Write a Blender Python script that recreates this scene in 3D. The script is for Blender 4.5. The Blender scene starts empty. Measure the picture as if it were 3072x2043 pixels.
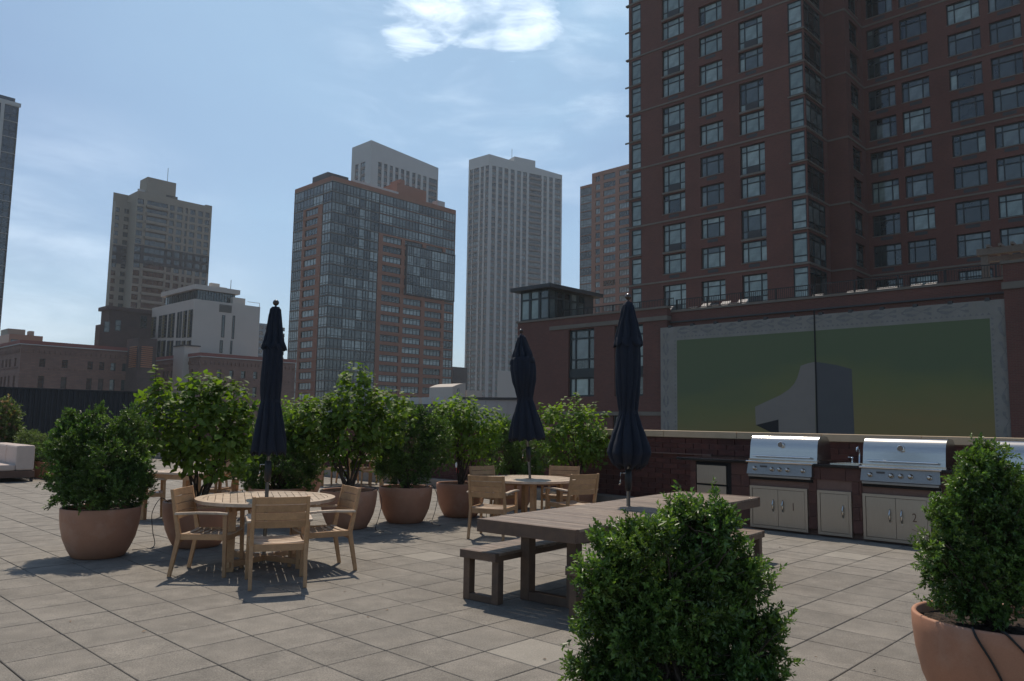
import bpy, math, random
import numpy as np
from mathutils import Vector, Matrix
rad = math.radians
RN = random.Random(11)
sc = bpy.context.scene
col = sc.collection
# ------------------------------------------------------------------ camera
FPX, PIT, ROL, EYE, YAW = 2310.0, .105, .015, 1.64, .81
CX, CY = 1536.0, 1021.5
cp, sp, cr, sr = math.cos(PIT), math.sin(PIT), math.cos(ROL), math.sin(ROL)
RT = np.array([1, 0, 0.]); FW = np.array([0, cp, sp]); UP = np.array([0, -sp, cp])
RT, UP = cr*RT + sr*UP, -sr*RT + cr*UP
cd = bpy.data.cameras.new('camera'); cam = bpy.data.objects.new('camera', cd); col.objects.link(cam)
cd.sensor_width = 36; cd.lens = FPX*36/3072; cd.clip_start = .05; cd.clip_end = 5000
cam.matrix_world = Matrix(((RT[0], UP[0], -FW[0], 0), (RT[1], UP[1], -FW[1], 0), (RT[2], UP[2], -FW[2], EYE), (0, 0, 0, 1)))
sc.camera = cam
# ------------------------------------------------------------------ light
SUN_EL, SUN_AZ = 61.0, -13.0       # azimuth from +Y, clockwise positive
w = bpy.data.worlds.new('World'); sc.world = w; w.use_nodes = True
nt = w.node_tree; N = nt.nodes; L = nt.links; N.clear()
out = N.new('ShaderNodeOutputWorld'); bg = N.new('ShaderNodeBackground'); bg.inputs[1].default_value = .098
sky = N.new('ShaderNodeTexSky'); sky.sky_type = 'NISHITA'; sky.sun_disc = False
sky.sun_elevation = rad(SUN_EL); sky.sun_rotation = rad(SUN_AZ); sky.air_density = 1.0; sky.dust_density = .6; sky.ozone_density = 2.3
tc = N.new('ShaderNodeTexCoord')
def cloud(scale, zs, lo, hi, rot, seedw, amt):
    mp = N.new('ShaderNodeMapping'); mp.inputs['Scale'].default_value = (1, 1, zs); mp.inputs['Rotation'].default_value = rot
    nz = N.new('ShaderNodeTexNoise'); nz.noise_dimensions = '4D'; nz.inputs['W'].default_value = seedw
    nz.inputs['Scale'].default_value = scale; nz.inputs['Detail'].default_value = 9; nz.inputs['Roughness'].default_value = .58; nz.inputs['Distortion'].default_value = .5
    mr = N.new('ShaderNodeMapRange'); mr.interpolation_type = 'SMOOTHSTEP'
    mr.inputs[1].default_value = lo; mr.inputs[2].default_value = hi; mr.inputs[3].default_value = 0; mr.inputs[4].default_value = amt
    L.new(tc.outputs['Generated'], mp.inputs[0]); L.new(mp.outputs[0], nz.inputs['Vector']); L.new(nz.outputs[0], mr.inputs[0])
    return mr.outputs[0]
def M2(op, a, b, clamp=False):
    m = N.new('ShaderNodeMath'); m.operation = op; m.use_clamp = clamp
    for i, x in enumerate((a, b)):
        if isinstance(x, (int, float)): m.inputs[i].default_value = x
        else: L.new(x, m.inputs[i])
    return m.outputs[0]
wisps = cloud(2.2, 2.2, .46, .86, (.3, .2, .4), 3.1, .40)
veil = cloud(1.1, 1.5, .35, .8, (0, .5, .1), 8.3, .22)
puffs = cloud(13, 3.0, .30, .74, (.1, .2, .2), 1.7, 1.0)
def ray_s(x, y): return FW + RT*(x-CX)/FPX - UP*(y-CY)/FPX
def blob(x, y, c0, c1):
    d = ray_s(x, y); d = d/np.linalg.norm(d)
    vm = N.new('ShaderNodeVectorMath'); vm.operation = 'DOT_PRODUCT'; vm.inputs[1].default_value = tuple(d)
    nm = N.new('ShaderNodeVectorMath'); nm.operation = 'NORMALIZE'; L.new(tc.outputs['Generated'], nm.inputs[0]); L.new(nm.outputs[0], vm.inputs[0])
    mr = N.new('ShaderNodeMapRange'); mr.interpolation_type = 'SMOOTHSTEP'; L.new(vm.outputs['Value'], mr.inputs[0])
    mr.inputs[1].default_value = math.cos(rad(c0)); mr.inputs[2].default_value = math.cos(rad(c1)); mr.inputs[3].default_value = 0; mr.inputs[4].default_value = 1
    return mr.outputs[0]
b1 = M2('MAXIMUM', M2('MAXIMUM', blob(1370, -60, 6.0, .6), M2('MULTIPLY', blob(1570, 60, 3.6, .2), .8)), M2('MULTIPLY', blob(1260, 60, 4.0, .3), .75))
streak = M2('MULTIPLY', M2('MULTIPLY', blob(1480, 170, 15, 2), cloud(5.5, 4.0, .44, .74, (.7, .3, .9), 6.4, 1.0)), .30)
bright = M2('MULTIPLY', M2('SUBTRACT', M2('MULTIPLY', b1, 1.18), M2('SUBTRACT', 1.0, puffs), True), .85, True)
lowleft = M2('MULTIPLY', M2('MULTIPLY', blob(150, 950, 15, 2), cloud(4.5, 3.5, .36, .70, (.2, .1, .5), 2.4, 1.0)), .30)
bright = M2('MAXIMUM', M2('MAXIMUM', bright, streak), lowleft)
glow = M2('MULTIPLY', blob(1200, -300, 34, 4), .42)
sepz = N.new('ShaderNodeSeparateXYZ'); L.new(tc.outputs['Generated'], sepz.inputs[0])
lowm = N.new('ShaderNodeMapRange'); L.new(sepz.outputs[2], lowm.inputs[0]); lowm.inputs[1].default_value = .28; lowm.inputs[2].default_value = 0.0; lowm.inputs[3].default_value = 0; lowm.inputs[4].default_value = .38
low = M2('MULTIPLY', M2('ADD', .75, cloud(3.0, 5.0, .42, .72, (0, 0, .9), 5.2, .9)), lowm.outputs[0])
cov = M2('ADD', M2('ADD', wisps, veil), M2('ADD', glow, low), True)
mx = N.new('ShaderNodeMixRGB'); L.new(cov, mx.inputs[0]); L.new(sky.outputs[0], mx.inputs[1]); mx.inputs[2].default_value = (4.6, 7.3, 9.6, 1)
mx2 = N.new('ShaderNodeMixRGB'); L.new(bright, mx2.inputs[0]); L.new(mx.outputs[0], mx2.inputs[1]); mx2.inputs[2].default_value = (13, 14.5, 16, 1)
L.new(mx2.outputs[0], bg.inputs[0]); L.new(bg.outputs[0], out.inputs[0])
sd = bpy.data.lights.new('sun', 'SUN'); sd.energy = 3.7; sd.angle = rad(.53); sd.color = (1, .90, .76)
sun = bpy.data.objects.new('sun', sd); col.objects.link(sun)
sdir = Vector((math.sin(rad(SUN_AZ))*math.cos(rad(SUN_EL)), math.cos(rad(SUN_AZ))*math.cos(rad(SUN_EL)), math.sin(rad(SUN_EL))))
sun.rotation_euler = sdir.to_track_quat('Z', 'Y').to_euler(); sun.location = (0, 0, 60)
vs = sc.view_settings; vs.view_transform = 'Standard'; vs.look = 'None'; vs.gamma = 1; vs.use_curve_mapping = False; vs.exposure = .05
sc.render.engine = 'CYCLES'
sc.cycles.max_bounces = 8; sc.cycles.transparent_max_bounces = 8
# ------------------------------------------------------------------ pixel geometry helpers (photo pixel -> real place)
cy_, sy_ = math.cos(YAW), math.sin(YAW)
DD = 1.30280
def ray(x, y): return ray_s(x*DD, y*DD)
def G(x, y, z=0.0):
    d = ray(x, y); t = (z-EYE)/d[2]; return Vector((d[0]*t, d[1]*t, z))
def GS(x, y, z=0.0): return G(x/DD, y/DD, z)
def uvw(p): return (p[0]*cy_ + p[1]*sy_, p[0]*sy_ - p[1]*cy_)
def W(u, v, z=0.0): return Vector((u*cy_ + v*sy_, u*sy_ - v*cy_, z))
def onY(x, y, Y):
    d = ray(x, y); t = Y/d[1]; return Vector((d[0]*t, Y, EYE + d[2]*t))
AD = math.degrees(YAW)
class Face:
    def __init__(s, x, y, deg):
        s.p = np.array([x, y]); s.deg = deg; a = rad(deg); s.a = a
        s.d = np.array([math.cos(a), math.sin(a)]); s.n = np.array([-math.sin(a), math.cos(a)])
    def W(s, t, z, d=0.0):
        q = s.p + s.d*t + s.n*d; return Vector((q[0], q[1], z))
    def px(s, x, y):
        r = ray_s(x, y); k = (s.p @ s.n)/(r[:2] @ s.n); wd = r*k
        return float((wd[:2]-s.p) @ s.d), float(wd[2]+EYE)
    def t(s, x, y): return s.px(x, y)[0]
    def z(s, x, y): return s.px(x, y)[1]
# ------------------------------------------------------------------ materials
def mat(name, c, rough=.7, metal=0.0, var=.12, scale=6, bump=0.0, bscale=60, rnd=0.0, ior=1.45, stretch=None, c2=None, sheen=0, coat=0, attr=None, trans=0.0, fine=0.0, fscale=300, coord='Object'):
    m = bpy.data.materials.new(name); m.use_nodes = True; n = m.node_tree.nodes; l = m.node_tree.links
    b = n['Principled BSDF']; b.inputs['Roughness'].default_value = rough; b.inputs['Metallic'].default_value = metal; b.inputs['IOR'].default_value = ior
    if coat: b.inputs['Coat Weight'].default_value = coat
    if sheen: b.inputs['Sheen Weight'].default_value = sheen
    t = n.new('ShaderNodeTexCoord'); mp = n.new('ShaderNodeMapping'); l.new(t.outputs[coord], mp.inputs[0])
    if stretch: mp.inputs['Scale'].default_value = stretch
    def noise(sc_, det=5):
        q = n.new('ShaderNodeTexNoise'); q.noise_dimensions = '4D'; q.inputs['Scale'].default_value = sc_; q.inputs['Detail'].default_value = det; l.new(mp.outputs[0], q.inputs['Vector'])
        oi = n.new('ShaderNodeObjectInfo'); mm = n.new('ShaderNodeMath'); mm.operation = 'MULTIPLY'; mm.inputs[1].default_value = 37; l.new(oi.outputs['Random'], mm.inputs[0]); l.new(mm.outputs[0], q.inputs['W'])
        return q.outputs[0]
    def mrange(i, a, b_, lo=.25, hi=.75):
        q = n.new('ShaderNodeMapRange'); q.inputs[1].default_value = lo; q.inputs[2].default_value = hi; q.inputs[3].default_value = a; q.inputs[4].default_value = b_; l.new(i, q.inputs[0]); return q.outputs[0]
    def mul(a, b_):
        q = n.new('ShaderNodeMath'); q.operation = 'MULTIPLY'; l.new(a, q.inputs[0])
        if isinstance(b_, float): q.inputs[1].default_value = b_
        else: l.new(b_, q.inputs[1])
        return q.outputs[0]
    base = n.new('ShaderNodeMixRGB'); base.inputs[1].default_value = (*c, 1); base.inputs[2].default_value = (*(c2 or c), 1)
    nz = noise(scale)
    l.new(mrange(nz, 0, 1, .35, .65), base.inputs[0])
    f = mrange(noise(scale*1.7), 1-var, 1+var)
    if fine: f = mul(f, mrange(noise(fscale, 2), 1-fine, 1+fine))
    if rnd:
        oi = n.new('ShaderNodeObjectInfo'); f = mul(f, mrange(oi.outputs['Random'], 1-rnd, 1+rnd, 0, 1))
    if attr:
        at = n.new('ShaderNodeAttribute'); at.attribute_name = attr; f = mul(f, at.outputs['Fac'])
    vm = n.new('ShaderNodeVectorMath'); vm.operation = 'SCALE'; l.new(base.outputs[0], vm.inputs[0]); l.new(f, vm.inputs['Scale'])
    l.new(vm.outputs[0], b.inputs['Base Color'])
    if bump:
        bp = n.new('ShaderNodeBump'); bp.inputs['Strength'].default_value = bump; bp.inputs['Distance'].default_value = .01
        l.new(noise(bscale, 4), bp.inputs['Height']); l.new(bp.outputs[0], b.inputs['Normal'])
    if trans:
        tr = n.new('ShaderNodeBsdfTranslucent'); ms = n.new('ShaderNodeMixShader'); ms.inputs[0].default_value = trans
        v2 = n.new('ShaderNodeVectorMath'); v2.operation = 'MULTIPLY'; v2.inputs[1].default_value = (1.5, 1.7, .55); l.new(vm.outputs[0], v2.inputs[0])
        l.new(v2.outputs[0], tr.inputs[0]); l.new(b.outputs[0], ms.inputs[1]); l.new(tr.outputs[0], ms.inputs[2]); l.new(ms.outputs[0], n['Material Output'].inputs[0])
    return m
def brickmat(name, c1, c2, mortar, bw=.203, bh=.068, ms=.008, var=.12):
    m = bpy.data.materials.new(name); m.use_nodes = True; n = m.node_tree.nodes; l = m.node_tree.links
    b = n['Principled BSDF']; b.inputs['Roughness'].default_value = .85
    t = n.new('ShaderNodeTexCoord'); br = n.new('ShaderNodeTexBrick'); l.new(t.outputs['UV'], br.inputs['Vector'])
    br.inputs['Color1'].default_value = (*c1, 1); br.inputs['Color2'].default_value = (*c2, 1); br.inputs['Mortar'].default_value = (*mortar, 1)
    br.inputs['Scale'].default_value = 1; br.inputs['Mortar Size'].default_value = ms; br.inputs['Brick Width'].default_value = bw; br.inputs['Row Height'].default_value = bh; br.inputs['Bias'].default_value = -.1
    nz = n.new('ShaderNodeTexNoise'); nz.inputs['Scale'].default_value = .35; nz.inputs['Detail'].default_value = 6; l.new(t.outputs['Object'], nz.inputs['Vector'])
    mr = n.new('ShaderNodeMapRange'); mr.inputs[1].default_value = .3; mr.inputs[2].default_value = .7; mr.inputs[3].default_value = 1-var; mr.inputs[4].default_value = 1+var; l.new(nz.outputs[0], mr.inputs[0])
    vm = n.new('ShaderNodeVectorMath'); vm.operation = 'SCALE'; l.new(br.outputs[0], vm.inputs[0]); l.new(mr.outputs[0], vm.inputs['Scale']); l.new(vm.outputs[0], b.inputs['Base Color'])
    bp = n.new('ShaderNodeBump'); bp.inputs['Strength'].default_value = .5; bp.inputs['Distance'].default_value = .01; bp.invert = True; l.new(br.outputs['Fac'], bp.inputs['Height']); l.new(bp.outputs[0], b.inputs['Normal'])
    return m
def glassmat(name, lo, hi, rough=.06, ior=1.75, wav=.15):
    m = bpy.data.materials.new(name); m.use_nodes = True; n = m.node_tree.nodes; l = m.node_tree.links
    b = n['Principled BSDF']; b.inputs['Roughness'].default_value = rough; b.inputs['IOR'].default_value = ior
    oi = n.new('ShaderNodeObjectInfo'); r = n.new('ShaderNodeValToRGB'); l.new(oi.outputs['Random'], r.inputs[0])
    e = r.color_ramp.elements; e[0].color = (*lo, 1); e[1].color = (*hi, 1); e[0].position = .15; e[1].position = .95
    x = e.new(.55); x.color = (*[.7*a+.3*b_ for a, b_ in zip(lo, hi)], 1)
    t = n.new('ShaderNodeTexCoord'); nz = n.new('ShaderNodeTexNoise'); nz.inputs['Scale'].default_value = .9; nz.inputs['Detail'].default_value = 3; l.new(t.outputs['Object'], nz.inputs['Vector'])
    mr = n.new('ShaderNodeMapRange'); mr.inputs[1].default_value = .3; mr.inputs[2].default_value = .7; mr.inputs[3].default_value = .6; mr.inputs[4].default_value = 1.3; l.new(nz.outputs[0], mr.inputs[0])
    vm = n.new('ShaderNodeVectorMath'); vm.operation = 'SCALE'; l.new(r.outputs[0], vm.inputs[0]); l.new(mr.outputs[0], vm.inputs['Scale']); l.new(vm.outputs[0], b.inputs['Base Color'])
    bp = n.new('ShaderNodeBump'); bp.inputs['Strength'].default_value = wav; bp.inputs['Distance'].default_value = .02; l.new(nz.outputs[0], bp.inputs['Height']); l.new(bp.outputs[0], b.inputs['Normal'])
    return m
MT = {}
def m_(k): return MT[k]
MT['paver'] = mat('paver concrete', (.222, .197, .166), .85, var=.18, scale=3.1, bump=.6, bscale=200, rnd=.08, fine=.42, fscale=110, c2=(.180, .161, .136))
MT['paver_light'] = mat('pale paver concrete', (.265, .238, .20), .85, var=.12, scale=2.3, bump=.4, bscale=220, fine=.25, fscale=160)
def add_stains(m, col_, lo, hi, sc1, amt):
    n = m.node_tree.nodes; l = m.node_tree.links; b = n['Principled BSDF']; src = b.inputs['Base Color'].links[0].from_socket
    g = n.new('ShaderNodeNewGeometry'); z = n.new('ShaderNodeTexNoise'); z.inputs['Scale'].default_value = sc1; z.inputs['Detail'].default_value = 7; z.inputs['Roughness'].default_value = .62; l.new(g.outputs['Position'], z.inputs['Vector'])
    r = n.new('ShaderNodeMapRange'); r.inputs[1].default_value = lo; r.inputs[2].default_value = hi; r.inputs[4].default_value = amt; l.new(z.outputs[0], r.inputs[0])
    x = n.new('ShaderNodeMixRGB'); l.new(r.outputs[0], x.inputs[0]); l.new(src, x.inputs[1]); x.inputs[2].default_value = (*col_, 1); l.new(x.outputs[0], b.inputs['Base Color'])
add_stains(MT['paver'], (.10, .085, .07), .50, .78, .9, .55); add_stains(MT['paver'], (.30, .27, .235), .56, .74, 5.0, .30)
MT['joint'] = mat('joint grit', (.055, .045, .037), .95)
MT['terra'] = mat('terracotta fibreglass', (.43, .205, .12), .62, var=.1, scale=3, c2=(.37, .18, .11), fine=.06, fscale=120, bump=.05)
add_stains(MT['terra'], (.52, .38, .29), .54, .75, 3.2, .35); add_stains(MT['terra'], (.16, .08, .05), .58, .8, 7.0, .3)
MT['soil'] = mat('bark mulch', (.016, .011, .008), .95, var=.7, scale=60, bump=1, bscale=90, c2=(.05, .03, .018))
MT['teak'] = mat('weathered teak', (.46, .265, .13), .6, var=.14, scale=9, rnd=.12, stretch=(1, 1, 1), c2=(.39, .225, .115), fine=.12, fscale=90)
MT['teak_top'] = mat('silvered teak', (.56, .44, .33), .40, var=.15, scale=8, rnd=.14, c2=(.42, .31, .22), fine=.1, fscale=120)
MT['ipe'] = mat('dark weathered hardwood', (.135, .080, .050), .62, var=.2, scale=7, rnd=.16, c2=(.10, .064, .046), fine=.16, fscale=130)
MT['ipe_top'] = mat('greyed hardwood boards', (.215, .160, .118), .5, var=.2, scale=9, rnd=.18, c2=(.175, .122, .092), fine=.16, fscale=130)
MT['navy'] = mat('navy canvas', (.0075, .0115, .022), .85, var=.2, scale=12, bump=.3, bscale=400)
MT['pole'] = mat('black powder coated metal', (.012, .012, .013), .45)
MT['knob'] = mat('dark polished wood ball', (.05, .03, .022), .22, coat=.4)
MT['steel_mid'] = mat('satin stainless panel', (.30, .285, .27), .38, .9, var=.06, scale=3, fine=.1, fscale=60)
MT['steel'] = mat('brushed stainless steel', (.56, .53, .49), .22, 1.0, var=.06, scale=3, fine=.1, fscale=60, stretch=(1, 1, 30), bump=.02)
MT['steel_door'] = mat('dull stainless door', (.43, .375, .31), .42, .85, var=.08, scale=4, fine=.08, fscale=60, stretch=(30, 30, 1))
MT['chrome'] = mat('chrome', (.75, .75, .75), .08, 1.0, var=.02)
MT['black'] = mat('black gap', (.006, .006, .006), .8)
MT['stone_top'] = mat('black granite', (.012, .012, .013), .12, var=.3, scale=200)
MT['brick_red'] = mat('dark red split brick', (.115, .040, .030), .88, var=.2, scale=9, rnd=.22, bump=.6, bscale=60, fine=.25, fscale=200, c2=(.075, .030, .026))
MT['brick_smooth'] = mat('dark red cladding slab', (.105, .044, .032), .7, var=.2, scale=5, rnd=.12, c2=(.07, .03, .025), bump=.2)
MT['mortar'] = mat('grey mortar', (.17, .105, .085), .9, bump=.3, bscale=200)
MT['coping'] = mat('cast limestone coping', (.50, .365, .235), .75, var=.1, scale=3, rnd=.06, fine=.1, fscale=150)
MT['curbstone'] = mat('concrete curb', (.26, .22, .18), .85, var=.15, scale=4, fine=.2)
MT['cushion'] = mat('beige outdoor cushion', (.50, .40, .34), .9, var=.05, scale=5, bump=.15, bscale=400, sheen=.2)
MT['wicker'] = mat('brown woven base', (.12, .07, .05), .8, var=.3, scale=60, bump=.6, bscale=90)
MT['bark'] = mat('grey brown bark', (.065, .045, .032), .9, var=.3, scale=30, bump=.5)
MT['leaf_box'] = mat('boxwood leaf', (.064, .120, .030), .40, var=.35, scale=4, attr='shade', trans=.30, c2=(.095, .145, .032))
MT['leaf_big'] = mat('broad shrub leaf', (.15, .205, .028), .60, var=.2, scale=4, attr='shade', trans=.42, c2=(.095, .165, .024), rnd=.25)
MT['leaf_rose'] = mat('reddish shrub leaf', (.13, .12, .055), .5, var=.4, scale=6, attr='shade', trans=.3, c2=(.26, .13, .10))
MT['leaf_lime'] = mat('grey green groundcover leaf', (.10, .13, .05), .5, var=.3, scale=6, attr='shade', trans=.3)
MT['leaf_dry'] = mat('dry brown leaf', (.12, .07, .035), .7, var=.3, scale=8, attr='shade')
MT['wire'] = mat('black drip hose', (.01, .01, .01), .5)
MT['screen'] = mat('dark corrugated metal', (.020, .022, .026), .6, var=.15, scale=2, rnd=.06)
# city
MT['tbrick'] = brickmat('tower brick', (.145, .046, .032), (.112, .037, .027), (.13, .075, .055), .25, .085, .01, .12)
MT['pbrick'] = brickmat('podium brick', (.145, .048, .034), (.108, .038, .028), (.13, .075, .055), .25, .085, .01, .12)
MT['obrick'] = mat('orange brick', (.285, .125, .076), .85, var=.06, scale=.3, coord='UV')
MT['wbrick'] = brickmat('old warehouse brick', (.225, .112, .078), (.18, .088, .064), (.16, .10, .075), .9, .30, .04, .12)
MT['wbrick2'] = mat('red warehouse cornice', (.24, .075, .055), .85)
MT['dbrick'] = brickmat('sooty brick', (.085, .048, .040), (.065, .038, .033), (.07, .05, .04), .9, .3, .04, .15)
MT['band'] = mat('limestone band', (.165, .135, .105), .8, var=.1, scale=1)
MT['frame'] = mat('dark green window frame', (.018, .026, .026), .5)
MT['beigeb'] = mat('tan precast concrete', (.265, .225, .17), .85, var=.06, scale=.2)
MT['darkb'] = mat('grey precast concrete', (.055, .052, .050), .85, var=.06, scale=.2)
MT['greyb'] = mat('pale grey cladding', (.44, .42, .39), .8, var=.04, scale=.2)
MT['greyb2'] = mat('spandrel grey', (.19, .15, .13), .8, var=.06, scale=.3)
MT['whiteb'] = mat('white render', (.48, .42, .36), .8, var=.05, scale=.2)
MT['ochre'] = mat('ochre panel', (.17, .13, .055), .6)
MT['louvre'] = mat('copper louvre', (.36, .14, .07), .5)
MT['blueb'] = mat('blue grey glass block', (.10, .14, .18), .4)
MT['roofm'] = mat('dark roof metal', (.045, .045, .045), .6)
MT['railing'] = mat('black railing', (.01, .01, .01), .5)
MT['pergola'] = mat('grey timber', (.17, .13, .10), .8)
MT['glass'] = glassmat('window glass', (.026, .038, .036), (.19, .22, .205))
MT['glass_d'] = glassmat('dark window glass', (.010, .016, .016), (.06, .074, .07))
MT['glass_b'] = glassmat('curtained window glass', (.17, .215, .19), (.30, .35, .31))
MT['glass_f'] = glassmat('tower glass', (.020, .030, .030), (.30, .335, .31), ior=1.7)
MT['glass_blue'] = glassmat('navy tower glass', (.012, .022, .035), (.03, .05, .07))
MT['mgreen'] = mat('mural green', (.05, .075, .035), .8, var=.1, scale=.25, c2=(.09, .085, .02), coord='Object')
MT['mgrey'] = mat('mural numeral face', (.225, .19, .16), .8, var=.05, scale=1)
MT['mdark'] = mat('mural numeral side', (.085, .082, .082), .8, var=.05, scale=1)
MT['mblack'] = mat('mural numeral underside', (.012, .013, .015), .8)
MT['mframe'] = mat('mural painted frame', (.235, .21, .175), .8, var=.10, scale=1.2, c2=(.25, .225, .195))
MT['mline'] = mat('mural painted ornament', (.185, .17, .155), .8, var=.2, scale=3)
MT['red'] = mat('red plastic', (.45, .02, .03), .5)
MT['white'] = mat('white plastic', (.7, .68, .65), .5)
MT['ground'] = mat('city ground', (.07, .068, .065), .9, var=.3, scale=.05)
MT['lounge'] = mat('pale lounger slat', (.55, .48, .42), .7)
# mural gradient: painted print, greener top left, ochre at the bottom
def mural_print():
    m = MT['mgreen']; n = m.node_tree.nodes; l = m.node_tree.links; b = n['Principled BSDF']
    t = n.new('ShaderNodeTexCoord'); s = n.new('ShaderNodeSeparateXYZ'); l.new(t.outputs['UV'], s.inputs[0])
    nz = n.new('ShaderNodeTexNoise'); nz.inputs['Scale'].default_value = 2.2; nz.inputs['Detail'].default_value = 5; l.new(t.outputs['UV'], nz.inputs['Vector'])
    a = n.new('ShaderNodeMath'); a.operation = 'MULTIPLY_ADD'; l.new(nz.outputs[0], a.inputs[0]); a.inputs[1].default_value = .75; l.new(s.outputs[1], a.inputs[2])
    a2 = n.new('ShaderNodeMath'); a2.operation = 'MULTIPLY_ADD'; l.new(s.outputs[0], a2.inputs[0]); a2.inputs[1].default_value = -.22; l.new(a.outputs[0], a2.inputs[2])
    r = n.new('ShaderNodeValToRGB'); l.new(a2.outputs[0], r.inputs[0]); e = r.color_ramp.elements
    e[0].position = .50; e[0].color = (.23, .17, .06, 1); e[1].position = 1.05; e[1].color = (.105, .130, .062, 1)
    x = e.new(.78); x.color = (.160, .160, .058, 1)
    for k in list(b.inputs['Base Color'].links): l.remove(k)
    l.new(r.outputs[0], b.inputs['Base Color'])
mural_print()
# ------------------------------------------------------------------ mesh builder
class MB:
    def __init__(s, off=(0, 0, 0)): s.v = []; s.f = []; s.m = []; s.uv = []; s.o = Vector(off)
    def face(s, pts, m=0, uv=None):
        i = len(s.v)
        for p in pts: s.v.append((p[0]-s.o[0], p[1]-s.o[1], p[2]-s.o[2]))
        s.f.append(tuple(range(i, i+len(pts)))); s.m.append(m)
        s.uv += uv if uv else [(p[0], p[2]) for p in pts]
    def hexa(s, P, m=0):      # P: 8 pts, bottom ring 0-3, top ring 4-7
        i = len(s.v)
        for p in P: s.v.append((p[0]-s.o[0], p[1]-s.o[1], p[2]-s.o[2]))
        for q in ((3, 2, 1, 0), (4, 5, 6, 7), (0, 1, 5, 4), (1, 2, 6, 5), (2, 3, 7, 6), (3, 0, 4, 7)):
            s.f.append(tuple(i+k for k in q)); s.m.append(m); s.uv += [(P[k][0]+P[k][1], P[k][2]) for k in q]
    def box(s, x0, x1, y0, y1, z0, z1, m=0):
        s.hexa([(x0, y0, z0), (x1, y0, z0), (x1, y1, z0), (x0, y1, z0), (x0, y0, z1), (x1, y0, z1), (x1, y1, z1), (x0, y1, z1)], m)
    def fbox(s, F, t0, t1, z0, z1, d0, d1, m=0):
        P = [F.W(t0, z0, d0), F.W(t1, z0, d0), F.W(t1, z0, d1), F.W(t0, z0, d1), F.W(t0, z1, d0), F.W(t1, z1, d0), F.W(t1, z1, d1), F.W(t0, z1, d1)]
        i = len(s.v)
        for p in P: s.v.append((p[0]-s.o[0], p[1]-s.o[1], p[2]-s.o[2]))
        tt = [t0, t1, t1, t0]*2; dd = [d0, d0, d1, d1]*2; zz = [z0]*4+[z1]*4
        for q in ((3, 2, 1, 0), (4, 5, 6, 7), (0, 1, 5, 4), (1, 2, 6, 5), (2, 3, 7, 6), (3, 0, 4, 7)):
            s.f.append(tuple(i+k for k in q)); s.m.append(m)
            hor = q in ((3, 2, 1, 0), (4, 5, 6, 7))
            s.uv += [(tt[k], dd[k]) if hor else (tt[k]+dd[k], zz[k]) for k in q]
    def beam(s, a, b, w, h, m=0, up=(0, 0, 1), w2=None, h2=None):
        a, b = Vector(a), Vector(b); d = (b-a).normalized(); up = Vector(up)
        sd_ = d.cross(up)
        if sd_.length < 1e-4: sd_ = d.cross(Vector((0, 1, 0)))
        sd_.normalize(); u2 = sd_.cross(d).normalized(); w2 = w2 or w; h2 = h2 or h
        P = []
        for c, ww, hh in ((a, w, h), (b, w2, h2)):
            P += [c - sd_*ww/2 - u2*hh/2, c + sd_*ww/2 - u2*hh/2, c + sd_*ww/2 + u2*hh/2, c - sd_*ww/2 + u2*hh/2]
        s.hexa(P, m)
    def tube(s, pts, r, seg=8, m=0, rs=None):
        pts = [Vector(p) for p in pts]; rings = []
        for k, p in enumerate(pts):
            d = (pts[min(k+1, len(pts)-1)]-pts[max(k-1, 0)]).normalized()
            a = d.cross(Vector((0, 0, 1)))
            if a.length < .05: a = d.cross(Vector((1, 0, 0)))
            a.normalize(); b = d.cross(a); rr = rs[k] if rs else r; i = len(s.v)
            for j in range(seg):
                q = p + (a*math.cos(2*math.pi*j/seg)+b*math.sin(2*math.pi*j/seg))*rr - s.o; s.v.append(tuple(q))
            rings.append(i)
        for k in range(len(rings)-1):
            for j in range(seg):
                j2 = (j+1) % seg; s.f.append((rings[k]+j, rings[k]+j2, rings[k+1]+j2, rings[k+1]+j)); s.m.append(m); s.uv += [(0, 0)]*4
        for i in (rings[0], rings[-1]): s.f.append(tuple(range(i, i+seg))); s.m.append(m); s.uv += [(0, 0)]*seg
    def lathe(s, prof, seg=32, m=0, fold=None, c=(0, 0), close=False):
        i0 = len(s.v)
        for k, (r, z) in enumerate(prof):
            for j in range(seg):
                a = 2*math.pi*j/seg; rr = r*(fold(a, k) if fold else 1); s.v.append((c[0]+rr*math.cos(a)-s.o[0], c[1]+rr*math.sin(a)-s.o[1], z-s.o[2]))
        for k in range(len(prof)-1):
            for j in range(seg):
                j2 = (j+1) % seg; s.f.append((i0+k*seg+j, i0+k*seg+j2, i0+(k+1)*seg+j2, i0+(k+1)*seg+j)); s.m.append(m); s.uv += [(0, 0)]*4
        if close:
            for k in (0, len(prof)-1): s.f.append(tuple(range(i0+k*seg, i0+(k+1)*seg))); s.m.append(m); s.uv += [(0, 0)]*seg
    def mesh(s, name, mats, smooth=False):
        me = bpy.data.meshes.new(name); me.from_pydata(s.v, [], s.f)
        for x in mats: me.materials.append(MT[x] if isinstance(x, str) else x)
        if any(s.m): me.polygons.foreach_set('material_index', s.m)
        ul = me.uv_layers.new(name='UVMap'); ul.data.foreach_set('uv', [c for p in s.uv for c in p])
        if smooth: me.polygons.foreach_set('use_smooth', [True]*len(s.f))
        me.update(); return me
    def build(s, name, mats, parent=None, loc=None, rot=None, smooth=False, bevel=0, **kw):
        return put(name, s.mesh(name, mats if isinstance(mats, (list, tuple)) else [mats], smooth), parent, loc, rot, bevel, **kw)
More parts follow.
